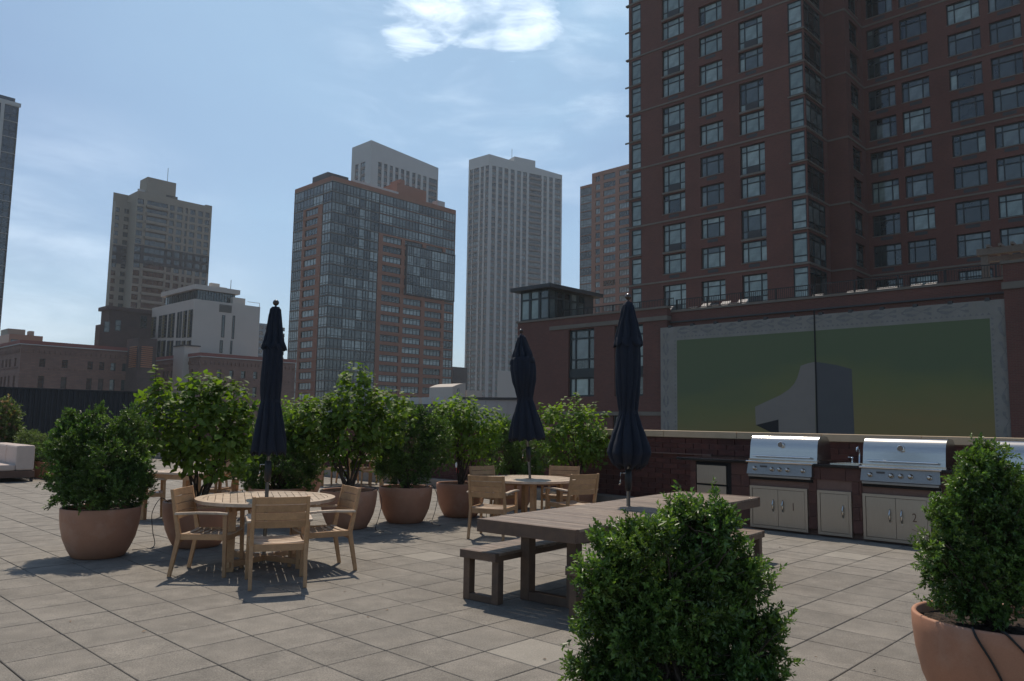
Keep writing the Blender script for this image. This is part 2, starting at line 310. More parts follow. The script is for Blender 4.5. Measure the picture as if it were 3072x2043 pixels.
def each(mb, name, mats, parent, smooth=False, **kw):
    for i in range(0, len(mb.v), 8):
        q = MB(); q.v = mb.v[i:i+8]; j = i//8*6; q.f = [tuple(k-i for k in f) for f in mb.f[j:j+6]]; q.m = mb.m[j:j+6]; q.uv = mb.uv[j*4:(j+6)*4]
        q.build(name, mats, parent, **kw)
def put(name, me, parent=None, loc=None, rot=None, bevel=0, **kw):
    o = bpy.data.objects.new(name, me); col.objects.link(o)
    if parent: o.parent = parent
    if loc is not None: o.location = loc
    if rot is not None: o.rotation_euler = (0, 0, rot) if isinstance(rot, (int, float)) else rot
    if bevel:
        b = o.modifiers.new('bevel', 'BEVEL'); b.width = bevel; b.segments = 2; b.limit_method = 'ANGLE'; b.angle_limit = rad(50)
    for k, v in kw.items():
        if v is not None: o[{'cat': 'category'}.get(k, k)] = v
    return o
def root(name, label, cat, loc=(0, 0, 0), rot=0.0, group=None):
    o = put(name, None, None, loc, rot, label=label, cat=cat, group=group); o.empty_display_size = .2; return o
def copy_tree(o, parent=None):
    c = o.copy(); col.objects.link(c)
    if parent: c.parent = parent
    for ch in KIDS.get(o.name, []): copy_tree(ch, c)
    return c
KIDS = {}
def index_kids(o):
    KIDS[o.name] = [x for x in bpy.data.objects if x.parent == o]
    for x in KIDS[o.name]: index_kids(x)
# ------------------------------------------------------------------ facade tools
def facade(mb, F, t0, t1, z0, z1, ops, depth=.25, m=0, ztop2=None):
    ops = [(max(a, t0), min(b, t1), max(c, z0), min(d, z1)) for a, b, c, d in ops if a < t1 and b > t0 and c < z1 and d > z0]
    zs = sorted({round(q, 4) for q in [z0, z1]+[o[2] for o in ops]+[o[3] for o in ops]})
    for k in range(len(zs)-1):
        za, zb = zs[k], zs[k+1]; zm = (za+zb)/2
        if zb-za < 1e-3: continue
        hs = sorted((o[0], o[1]) for o in ops if o[2] < zm < o[3]); x = t0
        for a, b in hs+[(t1, t1)]:
            if a > x+1e-3: mb.face([F.W(x, za), F.W(a, za), F.W(a, zb), F.W(x, zb)], m, [(x, za), (a, za), (a, zb), (x, zb)])
            x = max(x, b)
    for a, b, c, d in ops:
        for (p, q) in (((a, c), (a, d)), ((b, d), (b, c)), ((a, d), (b, d)), ((b, c), (a, c))):
            mb.face([F.W(p[0], p[1]), F.W(q[0], q[1]), F.W(q[0], q[1], depth), F.W(p[0], p[1], depth)], m, [(p[0], p[1]), (q[0], q[1]), (q[0]+depth, q[1]), (p[0]+depth, p[1])])
WC = {}
def wmesh(w, h, xs, ys, bar, glass, panes=False, frame='frame'):
    """window with frame; xs, ys are inner bar positions as fractions"""
    key = (round(w, 2), round(h, 2), tuple(xs), tuple(ys), bar, glass, panes, frame)
    if key in WC: return WC[key]
    w, h = round(w, 2), round(h, 2)
    mb = MB(); X = [0]+[x*w for x in xs]+[w]; Y = [0]+[y*h for y in ys]+[h]
    for k, x in enumerate(X):
        bw = bar; a = min(max(x-bw/2, 0), w-bw); mb.box(a, a+bw, 0, .10, 0, h, 0)
    for y in Y:
        a = min(max(y-bar/2, 0), h-bar); mb.box(0, w, -.003, .097, a, a+bar, 0)
    if not panes:
        mb.face([(0, .06, 0), (w, .06, 0), (w, .06, h), (0, .06, h)], 1)
        WC[key] = (mb.mesh('window', [frame, glass]), None)
    else:
        ps = []
        for i in range(len(X)-1):
            for j in range(len(Y)-1):
                pb = MB((X[i], 0, Y[j])); x1, y1 = X[i+1], Y[j+1]
                pb.face([(X[i], .06, Y[j]), (x1, .06, Y[j]), (x1, .06, y1), (X[i], .06, y1)])
                ps.append(((X[i], 0, Y[j]), pb.mesh('pane', [glass])))
        WC[key] = (mb.mesh('window', [frame]), ps)
    return WC[key]
def window(par, base, F, t, z, w, h, xs=(), ys=(), bar=.08, glass='glass', depth=.15, panes=False, frame='frame', name='window', alt=None):
    me, ps = wmesh(w, h, xs, ys, bar, glass, panes, frame)
    o = put(name, me, par, F.W(t, z, depth)-Vector(base), F.a)
    if ps:
        tone = RN.random()
        for l_, pm in ps:
            p = put('pane', pm, o, l_)
            if alt:
                k = alt[0] if tone < .3 else (alt[1] if tone < .75 else alt[2])
                if RN.random() < .18: k = RN.choice(alt)
                p.material_slots[0].link = 'OBJECT'; p.material_slots[0].material = MT[k]
    return o
def many_windows(par, base, lst, limit=300, name='window', glass='glass_f', frame='frame', bar=.1, kindname='window'):
    """lst of (F,t,z,w,h,xs,ys,depth); first `limit` individually, the rest joined"""
    for (F, t, z, w_, h_, xs, ys, dp) in lst[:limit]:
        window(par, base, F, t, z, w_, h_, xs, ys, bar, glass, dp, False, frame, name)
    rest = lst[limit:]
    if rest:
        mb = MB(base)
        for (F, t, z, w_, h_, xs, ys, dp) in rest:
            mb.face([F.W(t, z, dp+.06), F.W(t+w_, z, dp+.06), F.W(t+w_, z+h_, dp+.06), F.W(t, z+h_, dp+.06)], 1)
            for x in [0]+[q*w_ for q in xs]+[w_-bar]: mb.fbox(F, t+x, t+x+bar, z, z+h_, dp, dp+.1, 0)
            for y in [0]+[q*h_ for q in ys]+[h_-bar]: mb.fbox(F, t, t+w_, z+y, z+y+bar, dp-.003, dp+.097, 0)
        mb.build(name, [frame, glass], par, kind='stuff')
def corner_faces(x, y, Y, degL=None, degR=None):
    p = onY(x/DD, y/DD, Y); return Face(p.x, p.y, AD-90 if degL is None else degL), Face(p.x, p.y, AD if degR is None else degR), p.z
def solid(mb, FL, FR, tl, tr, z0, z1, m=0, front=False, top=True):
    """remaining sides of a block whose corner is shared by FL (t<0) and FR (t>0)"""
    A = FL.W(0, 0); Bp = FL.W(tl, 0); Cp = FR.W(tr, 0); Dp = Bp + Cp - A
    q = [A, Bp, Dp, Cp]
    for k in ((0, 1), (1, 2), (2, 3), (3, 0)) if front else ((1, 2), (2, 3)):
        a, b = q[k[0]], q[k[1]]; ln = (b-a).length
        mb.face([(a.x, a.y, z0), (b.x, b.y, z0), (b.x, b.y, z1), (a.x, a.y, z1)], m, [(0, z0), (ln, z0), (ln, z1), (0, z1)])
    if top: mb.face([(p.x, p.y, z1) for p in q], m)
GZ = -14.0; HAZE = .00026
# ================================================================== SETTING
gm = MB(); gm.box(-1500, 1500, -300, 2200, GZ-.5, GZ); gm.build('city_ground', 'ground', kind='structure')
# terrace slab and pavers (0.5 m grid, axes u and v)
U0, V0 = uvw((-4.42, 6.33))[0] % .5, uvw((-4.42, 6.33))[1] % .5
UMAX, WALLU, VL = 12.6, 12.9, -35.0
tb = MB()
P = [W(-9, VL), W(-9, 9), W(WALLU+.3, 9), W(WALLU+.3, VL)]
tb.hexa([(p.x, p.y, GZ) for p in P]+[(p.x, p.y, -.03) for p in P])
terr = tb.build('terrace_floor', 'joint', kind='structure')
tiles = []
for i in range(-20, 26):
    for j in range(-72, 20):
        u, v = U0+i*.5, V0+j*.5
        if u > WALLU-.3 or v < VL+.2 or v > 8: continue
        c = W(u+.25, v+.25)
        if c.y < .8: continue
        inside = abs(c.x) < c.y*.72+1.2
        tiles.append((c.length if inside else 1e3+c.length, u, v, i, j))
tiles.sort()
def paver_mesh():
    mb = MB(); a, b, zt = .2455, .2415, 0.0
    mb.hexa([(-a, -a, -.03), (a, -a, -.03), (a, a, -.03), (-a, a, -.03), (-a, -a, -.004), (a, -a, -.004), (a, a, -.004), (-a, a, -.004)])
    mb.hexa([(-a, -a, -.0041), (a, -a, -.0041), (a, a, -.0041), (-a, a, -.0041), (-b, -b, 0), (b, -b, 0), (b, b, 0), (-b, b, 0)])
    return mb.mesh('paver', ['paver'])
pv = paver_mesh(); pr = random.Random(5); BA = rad(AD-90)
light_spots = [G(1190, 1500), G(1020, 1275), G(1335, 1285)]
rest = MB()
for k, (d, u, v, i, j) in enumerate(tiles):
    c = W(u+.25, v+.25, pr.uniform(-.002, .0))
    tx, ty = pr.gauss(0, .0016), pr.gauss(0, .0016)
    if k < 300:
        o = put('paver', pv, terr, c, (tx, ty, rad(AD)))
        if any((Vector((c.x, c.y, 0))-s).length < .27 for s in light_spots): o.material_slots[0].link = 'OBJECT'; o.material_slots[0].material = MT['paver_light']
    else:
        a = .2435
        q = [W(u+.25+sx*a, v+.25+sy*a, c.z+tx*sx*a+ty*sy*a) for sx, sy in ((-1, -1), (1, -1), (1, 1), (-1, 1))]
        rest.hexa([(p.x, p.y, -.03) for p in q]+[tuple(p) for p in q], 1 if pr.random() < .03 else 0)
rest.build('paver', ['paver', 'paver_light'], terr, kind='stuff')
# ------------------------------------------------------------------ terrace parapet (brick, coping, curb)
WF = Face(*W(WALLU, 0)[:2], AD-90)         # t axis = v
ZC = 1.515
def w_root(name, label, cat, F, t): b = F.W(t, 0); return root(name, label, cat, b), b
par, pb = w_root('parapet_wall', 'low dark red brick parapet with tan stone coping running behind the grills and shrubs', 'wall', WF, -8)
mb = MB(pb); mb.fbox(WF, VL, 9, -.02, ZC-.12, .02, .3); mb.build('wall_core', 'mortar', par)
# bricks
blen, bhgt = .335, .0975
bmesh_ = {}
def brick_mesh(l_):
    if l_ not in bmesh_:
        m = MB(); m.box(0, l_, -.002, .03, 0, bhgt-.011, 0); bmesh_[l_] = m.mesh('brick', ['brick_red'])
    return bmesh_[l_]
allb = []
for r in range(14):
    z = .02+r*bhgt
    for k in range(int(40/blen)):
        t = -33+k*blen+(blen/2 if r % 2 else 0)
        if t > 5: continue
        vis = (-11.2 < t < -7.0 and z > .15) or (-7.0 <= t < -1.7 and z > 1.0)
        allb.append((0 if vis else 1, abs(t+6), t, z))
allb.sort(); rb = MB(pb); n_ind = 0
for pri, _, t, z in allb:
    if pri == 0 and n_ind < 296:
        put('brick', brick_mesh(blen-.012), par, WF.W(t, z, pr.uniform(-.002, .002))-pb, WF.a); n_ind += 1
    else: rb.fbox(WF, t, t+blen-.012, z, z+bhgt-.011, 0, .03)
rb.build('brick', 'brick_red', par, kind='stuff')
cs = {}
for k in range(26):
    L_ = 1.52; t = -34+k*L_
    m = MB(); m.box(0, L_-.008, -.055, .36, 0, .12)
    if 'c' not in cs: cs['c'] = m.mesh('coping_stone', ['coping'])
    put('coping_stone', cs['c'], par, WF.W(t, ZC-.12)-pb, WF.a, .006)
for k in range(14):
    t = -33+k*1.9
    if t > -8.3: break
    m = MB(); m.box(0, 1.89, 0, .3, 0, .2)
    if 'k' not in cs: cs['k'] = m.mesh('curb_stone', ['curbstone'])
    put('curb_stone', cs['k'], par, WF.W(t, 0, -.30)-pb, WF.a, .008)
# ledge left of the counter
mb = MB(pb); mb.fbox(WF, -8.9, -7.15, 1.075, 1.095, -.05, .0); mb.build('ledge', 'mortar', par)
# dark corrugated screen
sx0 = W(WALLU, VL); SF = Face(*W(0, VL)[:2], AD)   # t axis = u
scr = root('metal_screen', 'tall dark corrugated metal screen at the far left edge of the terrace', 'fence', SF.W(10, 0)); sb = SF.W(10, 0)
ztop = SF.z(210, 1172)
ccm = MB(); ccm.box(0, 1.195, 0, .02, 0, ztop, 0)
for q in range(6): ccm.hexa([(q*.2+.02, -.04, 0), (q*.2+.10, -.04, 0), (q*.2+.13, -.001, 0), (q*.2-.01+.0, -.001, 0), (q*.2+.02, -.04, ztop), (q*.2+.10, -.04, ztop), (q*.2+.13, -.001, ztop), (q*.2-.01, -.001, ztop)])
cm = ccm.mesh('corrugated_panel', ['screen'])
for k in range(18): put('corrugated_panel', cm, scr, SF.W(-6+k*1.2, 0)-sb, SF.a)
mb = MB(sb); mb.fbox(SF, -6, 15.6, ztop, ztop+.06, -.06, .08); mb.build('top_rail', 'screen', scr)
# ================================================================== CITY
# ---- big brick tower on the right
def brick_tower():
    F1 = Face(*W(71, 0)[:2], AD-90); HS = 6.66; zb = F1.z(1891, 861); yr = 641
    tL = F1.t(1887, yr); tC = F1.t(2424, yr); base = F1.W(tL, GZ)
    rt = root('brick_tower', 'tall dark red brick apartment tower with glass corner bays, filling the upper right', 'building', base)
    zs0, zs1 = 2.0, zb+HS*6+1
    wall = MB(base); bands = MB(base)
    bandz = [zb+HS*k for k in range(-1, 7)]
    WIN = []
    def pairs(F, t, w_, kind, dp=.22):
        ops = []
        for z in bandz:
            if kind == 'B':
                for a, b in ((.13, .77), (1.07, 1.73)):
                    zt = z-a*HS/2; zl = z-b*HS/2; ops.append((t, t+w_, zl, zt)); WIN.append((F, t, zl, w_, zt-zl, (.23, .74), (.72,), dp))
            elif kind == 'C':
                zt = z-.10*HS/2; zl = z-1.0*HS/2; ops.append((t, t+w_, zl, zt)); WIN.append((F, t, zl, w_, zt-zl, (.23, .74), (.26, .78), dp))
                sills.append((F, t, t+w_, z-1.06*HS/2))
                zt = z-1.09*HS/2; zl = z-1.73*HS/2; ops.append((t, t+w_, zl, zt)); WIN.append((F, t, zl, w_, zt-zl, (.23, .74), (.70,), dp))
            elif kind == 'N':
                for a, b in ((.13, .85), (1.1, 1.8)):
                    zt = z-a*HS/2; zl = z-b*HS/2; ops.append((t, t+w_, zl, zt)); WIN.append((F, t, zl, w_, zt-zl, (.5,), (.3, .75), dp))
            elif kind == 'G':
                for a, b in ((.07, .95), (1.07, 1.95)):
                    zt = z-a*HS/2; zl = z-b*HS/2; ops.append((t, t+w_, zl, zt)); WIN.append((F, t, zl, w_, zt-zl, (), (.24, .80), .05))
            elif kind == 'H':
                for a, b in ((.07, .95), (1.07, 1.95)):
                    zt = z-a*HS/2; zl = z-b*HS/2; ops.append((t, t+w_, zl, zt)); WIN.append((F, t, zl, w_, zt-zl, (.3, .68), (.24, .80), .05))
        return ops
    sills = []
    def span(F, a, b, ref=yr): ta, tb = F.t(a, ref), F.t(b, ref); return ta, tb-ta
    ops = []
    for a, b, k in ((1895, 1924, 'G'), (1988, 2056, 'C'), (2102, 2173, 'B'), (2223, 2298, 'C'), (2376, 2420, 'G')):
        t, w_ = span(F1, a, b); ops += pairs(F1, t, w_, k)
    facade(wall, F1, tL, tC, zs0, zs1, ops, .25)
    R1 = Face(*F1.W(tC, 0)[:2], AD); t1 = R1.t(2490, 690)
    t, w_ = span(R1, 2428, 2478, 690); o1 = pairs(R1, t, w_, 'H')
    facade(wall, R1, 0, t1, zs0, zs1, o1, .25)
    L2 = Face(*R1.W(t1, 0)[:2], AD-90); t2 = L2.t(2553, 700); facade(wall, L2, 0, t2, zs0, zs1, [])
    R3 = Face(*L2.W(t2, 0)[:2], AD); t3 = R3.t(2606, 700); t, w_ = span(R3, 2567, 2594, 700)
    facade(wall, R3, 0, t3, zs0, zs1, pairs(R3, t, w_, 'N'), .25)
    L4 = Face(*R3.W(t3, 0)[:2], AD-90); t4 = 34
    ops = []
    for a, b in ((2617, 2700), (2719, 2805), (2866, 2969), (2996, 3096)):
        t, w_ = span(L4, a, b, 641); ops += pairs(L4, t, w_, 'B')
    facade(wall, L4, 0, t4, zs0, zs1, ops, .25)
    # left return and back
    a = F1.W(tL, 0); 
    for F, A_, B_ in ((F1, F1.W(tL, 0), F1.W(tL, 0, 30)), (F1, F1.W(tL, 0, 30), L4.W(t4, 0, 12)), (F1, L4.W(t4, 0, 12), L4.W(t4, 0))):
        ln = (B_-A_).length; wall.face([(A_.x, A_.y, zs0), (B_.x, B_.y, zs0), (B_.x, B_.y, zs1), (A_.x, A_.y, zs1)], 0, [(0, zs0), (ln, zs0), (ln, zs1), (0, zs1)])
    wall.build('wall', ['tbrick'], rt)
    for F, a, b in ((F1, tL, tC), (R1, 0, t1), (L2, 0, t2), (R3, 0, t3), (L4, 0, t4)):
        for z in bandz: bands.fbox(F, a-.02, b+.10 if F in (F1, L2) else b, z, z+.18, -.07, .02)
    each(bands, 'stone_band', 'band', rt)
    ex = MB(base)
    for z in bandz:                                     # ledges of the corner bays at every storey
        zz = z-HS/2
        ex.fbox(F1, tL-.45, F1.t(1925, yr), zz, zz+.15, -.12, .02); ex.fbox(F1, tL-.4, tL-.02, z+.003, z+.175, -.068, .3)
        ex.fbox(F1, F1.t(2372, yr), tC+.12, zz, zz+.15, -.12, .02); ex.fbox(R1, .02, R1.t(2480, 690), zz+.003, zz+.147, -.12, .02)
    for F, a, b, z in sills: ex.fbox(F, a, b, z, z+.12, -.06, .02)
    each(ex, 'stone_ledge', 'band', rt)
    lou = MB(base)
    for (F, t, z, w_, h_, xs, ys, dp) in WIN:
        # air conditioner louvre under each window, dark panel inside the tall windows
        if len(ys) == 2 and len(xs) == 2 and w_ > 2 and dp > .1: lou.fbox(F, t+w_*.25, t+w_*.73, z+.1, z+h_*.25, dp-.02, dp+.05)
        elif len(xs) == 2 and dp > .1: lou.fbox(F, t+w_*.28, t+w_*.72, z-.52, z-.2, -.01, .02)
    each(lou, 'air_louvre', 'roofm', rt)
    sl = MB(base)
    for (F, t, z, w_, h_, xs, ys, dp) in WIN:
        if dp > .1: sl.fbox(F, t-.05, t+w_+.05, z-.09, z-.005, -.05, .1)
    each(sl, 'window_sill', 'band', rt)
    for (F, t, z, w_, h_, xs, ys, dp) in WIN:
        dark = F.a != F1.a or F is not F1
        alt = ('glass_d', 'glass', 'glass_b') if not (F is F1) else (('glass_b', 'glass_b', 'glass_b') if dp < .1 else ('glass', 'glass_b', 'glass_b'))
        if F is L4: alt = ('glass_d', 'glass_d', 'glass') if RN.random() < .4 else ('glass', 'glass', 'glass_b')
        if F in (R1, R3): alt = ('glass_d', 'glass_d', 'glass')
        window(rt, base, F, t, z, w_, h_, xs, ys, .10, 'glass', dp, True, alt=alt)
brick_tower()
# ---- brick podium with the mural, roof terrace with railing
PF = Face(*W(45, 0)[:2], AD-90)
def podium():
    tl, ta, tb_, tc_ = PF.t(1553, 1000), PF.t(2000, 950), PF.t(3018, 900), -1.5
    base = PF.W(tl, GZ)
    rt = root('brick_podium', 'low wide dark brick building with stone bands carrying the big mural', 'building', base)
    ztop, zroof = 9.55, 9.25
    wall = MB(base); ops = []; wn = []
    a, b = PF.t(1705, 1080), PF.t(1782, 1080); z1, z0 = PF.z(1740, 988), PF.z(1740, 1190)
    ops.append((a, b, z0, z1)); zm = PF.z(1740, 1110)
    wn.append((a, zm, b-a, z1-zm, (.23, .74), (.26, .78))); wn.append((a, z0, b-a, zm-z0-.55, (.23, .74), ())); sp = (a, b, zm-.55, zm)
    a2, b2 = PF.t(1843, 1080), PF.t(1929, 1080); ops.append((a2, b2, z0, z1)); wn.append((a2, zm, b2-a2, z1-zm, (.23, .74), (.26, .78))); wn.append((a2, z0, b2-a2, zm-z0-.55, (.23, .74), ()))
    a3, b3 = PF.t(1838, 1270), PF.t(1915, 1270); z3 = PF.z(1870, 1247); ops.append((a3, b3, z3-2.2, z3)); wn.append((a3, z3-2.2, b3-a3, 2.2, (.23, .74), (.7,)))
    facade(wall, PF, tl, ta, GZ, ztop-.02, ops, .3)
    q = lambda F, A_, B_, z0_, z1_: wall.face([(A_.x, A_.y, z0_), (B_.x, B_.y, z0_), (B_.x, B_.y, z1_), (A_.x, A_.y, z1_)], 0, [(0, z0_), ((B_-A_).length, z0_), ((B_-A_).length, z1_), (0, z1_)])
    q(PF, PF.W(ta, 0), PF.W(ta, 0, .5), GZ, ztop-.02)
    wall.face([PF.W(ta, GZ, .5), PF.W(tb_, GZ, .5), PF.W(tb_, ztop-.3, .5), PF.W(ta, ztop-.3, .5)], 0, [(ta, GZ), (tb_, GZ), (tb_, ztop-.3), (ta, ztop-.3)])
    q(PF, PF.W(tb_, 0, .5), PF.W(tb_, 0, -.4), GZ, ztop+.35)
    facade(wall, PF2 := Face(*PF.W(tb_, 0, -.4)[:2], AD-90), 0, 14, GZ, ztop+.35, [])
    q(PF, PF.W(tl, 0), PF.W(tl, 0, 26), GZ, ztop-.02)
    wall.build('wall', ['pbrick'], rt)
    rf = MB(base); r4 = [PF.W(tl, 0, .55), PF.W(tb_+14, 0, .55), PF.W(tb_+14, 0, 40), PF.W(tl, 0, 40)]
    rf.hexa([(p.x, p.y, zroof-.4) for p in r4]+[(p.x, p.y, zroof) for p in r4]); rf.build('roof', 'curbstone', rt)
    cp_ = MB(base)
    cp_.fbox(PF, tl-.1, ta+.1, ztop-.02, ztop+.12, -.08, .4); cp_.fbox(PF, ta+.1, tb_, ztop-.3, ztop-.16, .42, .9); cp_.fbox(PF2, -.1, 14, ztop+.35, ztop+.5, -.08, .4)
    each(cp_, 'coping', 'band', rt)
    bn = MB(base); zb = PF.z(1650, 988)-.1
    bn.fbox(PF, PF.t(1650, 988), ta+.08, zb, zb+.3, -.08, .02); bn.fbox(PF, ta-.02, ta+.06, zb+.01, zb+.29, .02, .5)
    bn.fbox(PF2, -.08, 14, zb-.1, zb+.25, -.08, .02); zl = PF.z(1890, 1240); bn.fbox(PF, PF.t(1690, 1240), ta, zl-.15, zl+.12, -.08, .02)
    each(bn, 'stone_band', 'band', rt)
    cn = MB(base); cn.fbox(PF, ta, tb_, ztop-1.02, ztop-.93, .35, .5); cn.build('dark_rail', 'roofm', rt)
    for s_ in (sp, (a2, b2, sp[2], sp[3])):
        s2 = MB(base); s2.fbox(PF, s_[0], s_[1], s_[2], s_[3], .1, .25); s2.build('spandrel_panel', 'frame', rt)
    for t, z, w_, h_, xs, ys in wn: window(rt, base, PF, t, z, w_, h_, xs, ys, .12, 'glass', .18, True, alt=('glass_d', 'glass', 'glass_b'))
    # glass pavilion on the roof
    pt0, pt1 = PF.t(1562, 910), PF.t(1647, 910); pz0, pz1 = 9.66, PF.z(1600, 872)
    pbse = PF.W(pt1, pz0)
    pv_ = root('glass_pavilion', 'small glass rooftop pavilion with flat dark overhanging roof above the podium corner', 'building', pbse)
    PR = Face(*PF.W(pt1, 0)[:2], AD); pr1 = PR.t(1780, 900)
    m1 = MB(pbse)
    for k in range(3):
        t = pt0+(pt1-pt0)*k/3; window(pv_, pbse, PF, t, pz0, (pt1-pt0)/3, pz1-pz0, (), (.70,), .12, 'glass_b' if k else 'glass', 0, True, alt=('glass', 'glass_b', 'glass_b'))
    for k in range(5):
        t = pr1*.8*k/5; window(pv_, pbse, PR, t, pz0, pr1*.16, pz1-pz0, (), (.72,), .12, 'glass', 0, True, alt=('glass_d', 'glass', 'glass'))
    m1.fbox(PR, pr1*.8, pr1, pz0-.6, pz1, 0, .3); A_ = PF.W(pt0, 0); B_ = A_+(PR.W(pr1, 0)-PF.W(pt1, 0)); C_ = PR.W(pr1, 0)
    for a_, b_ in ((A_, B_), (B_, C_)): m1.face([(a_.x, a_.y, pz0), (b_.x, b_.y, pz0), (b_.x, b_.y, pz1), (a_.x, a_.y, pz1)])
    m1.build('back_wall', 'roofm', pv_)
    m2 = MB(pbse); o_ = .6; q4 = [PF.W(pt0-o_, 0, -o_), PF.W(pt1+o_, 0, -o_), PR.W(pr1+o_, 0, -o_), Vector((0, 0, 0))]; q4[3] = q4[0]+(q4[2]-q4[1])
    m2.hexa([(p.x, p.y, pz1+.003) for p in q4]+[(p.x, p.y, pz1+.30) for p in q4]); m2.build('roof', 'roofm', pv_)
    # railing
    rl = root('terrace_railing', 'black metal baluster railing along the podium roof terrace', 'railing', PF.W(-30, zroof)); rbs = PF.W(-30, zroof)
    def rail(F, t0, t1, d, z, hh=.75):
        m = MB(rbs); m.fbox(F, t0, t1, z+hh, z+hh+.06, d, d+.05); m.fbox(F, t0, t1, z+.1, z+.14, d, d+.05)
        k = t0
        while k < t1: m.fbox(F, k, k+.08, z-.1, z+hh+.02, d-.01, d+.06); k += 2.4
        m.build('rail_frame', 'railing', rl)
        m = MB(rbs); k = t0+.12
        while k < t1: m.fbox(F, k, k+.022, z+.12, z+hh, d+.01, d+.035); k += .13
        m.build('baluster', 'railing', rl, kind='stuff')
    rail(PF, PF.t(1664, 930), ta, .9, ztop); rail(PF, ta, tb_, 1.2, zroof+.2)
    # loungers and furniture on that roof terrace
    lm = MB()
    for k in range(9): lm.box(-.33, .33, k*.145, k*.145+.11, .28, .32)
    slat = lm.mesh('seat_slats', ['lounge'])
    bkm = MB()
    for k in range(6): y = 1.32+k*.10; bkm.hexa([(-.33, y, .31+k*.08), (.33, y, .31+k*.08), (.33, y+.08, .37+k*.08), (-.33, y+.08, .37+k*.08), (-.33, y, .35+k*.08), (.33, y, .35+k*.08), (.33, y+.08, .41+k*.08), (-.33, y+.08, .41+k*.08)])
    bk = bkm.mesh('backrest', ['lounge'])
    fm = MB(); fm.box(-.36, -.32, 0, 1.9, .22, .28); fm.box(.32, .36, 0, 1.9, .22, .28)
    for sx in (-.34, .34):
        for sy in (.1, 1.7): fm.box(sx-.02, sx+.02, sy-.02, sy+.02, 0, .22)
    fr = fm.mesh('frame', ['pergola'])
    near = ['left of the umbrella finial', 'between finial and tower corner', 'behind the umbrella finial', 'right of the finial']
    spots = [(1752, 2), (1788, 2), (1828, 2), (1962, 2), (2078, 3), (2143, 3), (2198, 3), (2433, 4), (2523, 4), (2562, 4), (2621, 4), (2662, 4), (2713, 4), (2758, 4)]
    names = ['first from the glass pavilion', 'second from the glass pavilion', 'third from the glass pavilion', 'just right of the umbrella finial',
             'left of the three over the mural corner', 'middle of the three over the mural corner', 'right of the three over the mural corner', 'under the glass corner bay of the tower',
             'first right of the tower corner bay', 'second right of the tower corner bay', 'fourth from the pergola', 'third from the pergola', 'second from the pergola', 'nearest the pergola']
    L0 = None
    for (x, dd), nm in zip(spots, names):
        z = 9.1; t = PF.t(x, 900); t = t*(45+dd)/45
        p = PF.W(t, zroof+.22+.14*(dd > 2), dd)
        o = root('sun_lounger', 'pale slatted lounger on the podium roof, '+nm, 'sun lounger', p, rad(AD-90)+RN.uniform(-.15, .15), 'loungers on the podium roof terrace')
        for n_, me in (('seat_slats', slat), ('backrest', bk), ('frame', fr)): put(n_, me, o)
    # wooden pergola at the right end
    pb2 = PF.W(PF.t(2914, 850), zroof, 1.7); ph_ = PF.z(2950, 768)*1.035-zroof
    pg = root('pergola', 'grey timber pergola with two posts at the right end of the podium roof', 'pergola', pb2)
    for i, (x, d) in enumerate(((2922, 1.7), (2958, 3.6), (3100, 1.7), (3140, 3.6))):
        m = MB(pb2); t = PF.t(x, 850); m.fbox(PF, t, t+.34, zroof-.1, zroof+ph_, d, d+.34); m.build('post', 'pergola', pg)
    m = MB(pb2); t = PF.t(2908, 790); m.fbox(PF, t, t+7, zroof+ph_, zroof+ph_+.35, 1.6, 2.0); m.build('beam', 'pergola', pg)
    m = MB(pb2); m.fbox(PF, t, t+7, zroof+ph_-.02, zroof+ph_+.25, 3.6, 3.9); m.build('beam', 'pergola', pg)
    rfm = None
    for k in range(12):
        tt = t+.5+k*.55; m = MB(pb2); m.fbox(PF, tt, tt+.14, zroof+ph_+.36, zroof+ph_+.5, 1.4, 4.2); m.build('rafter', 'pergola', pg)
podium()
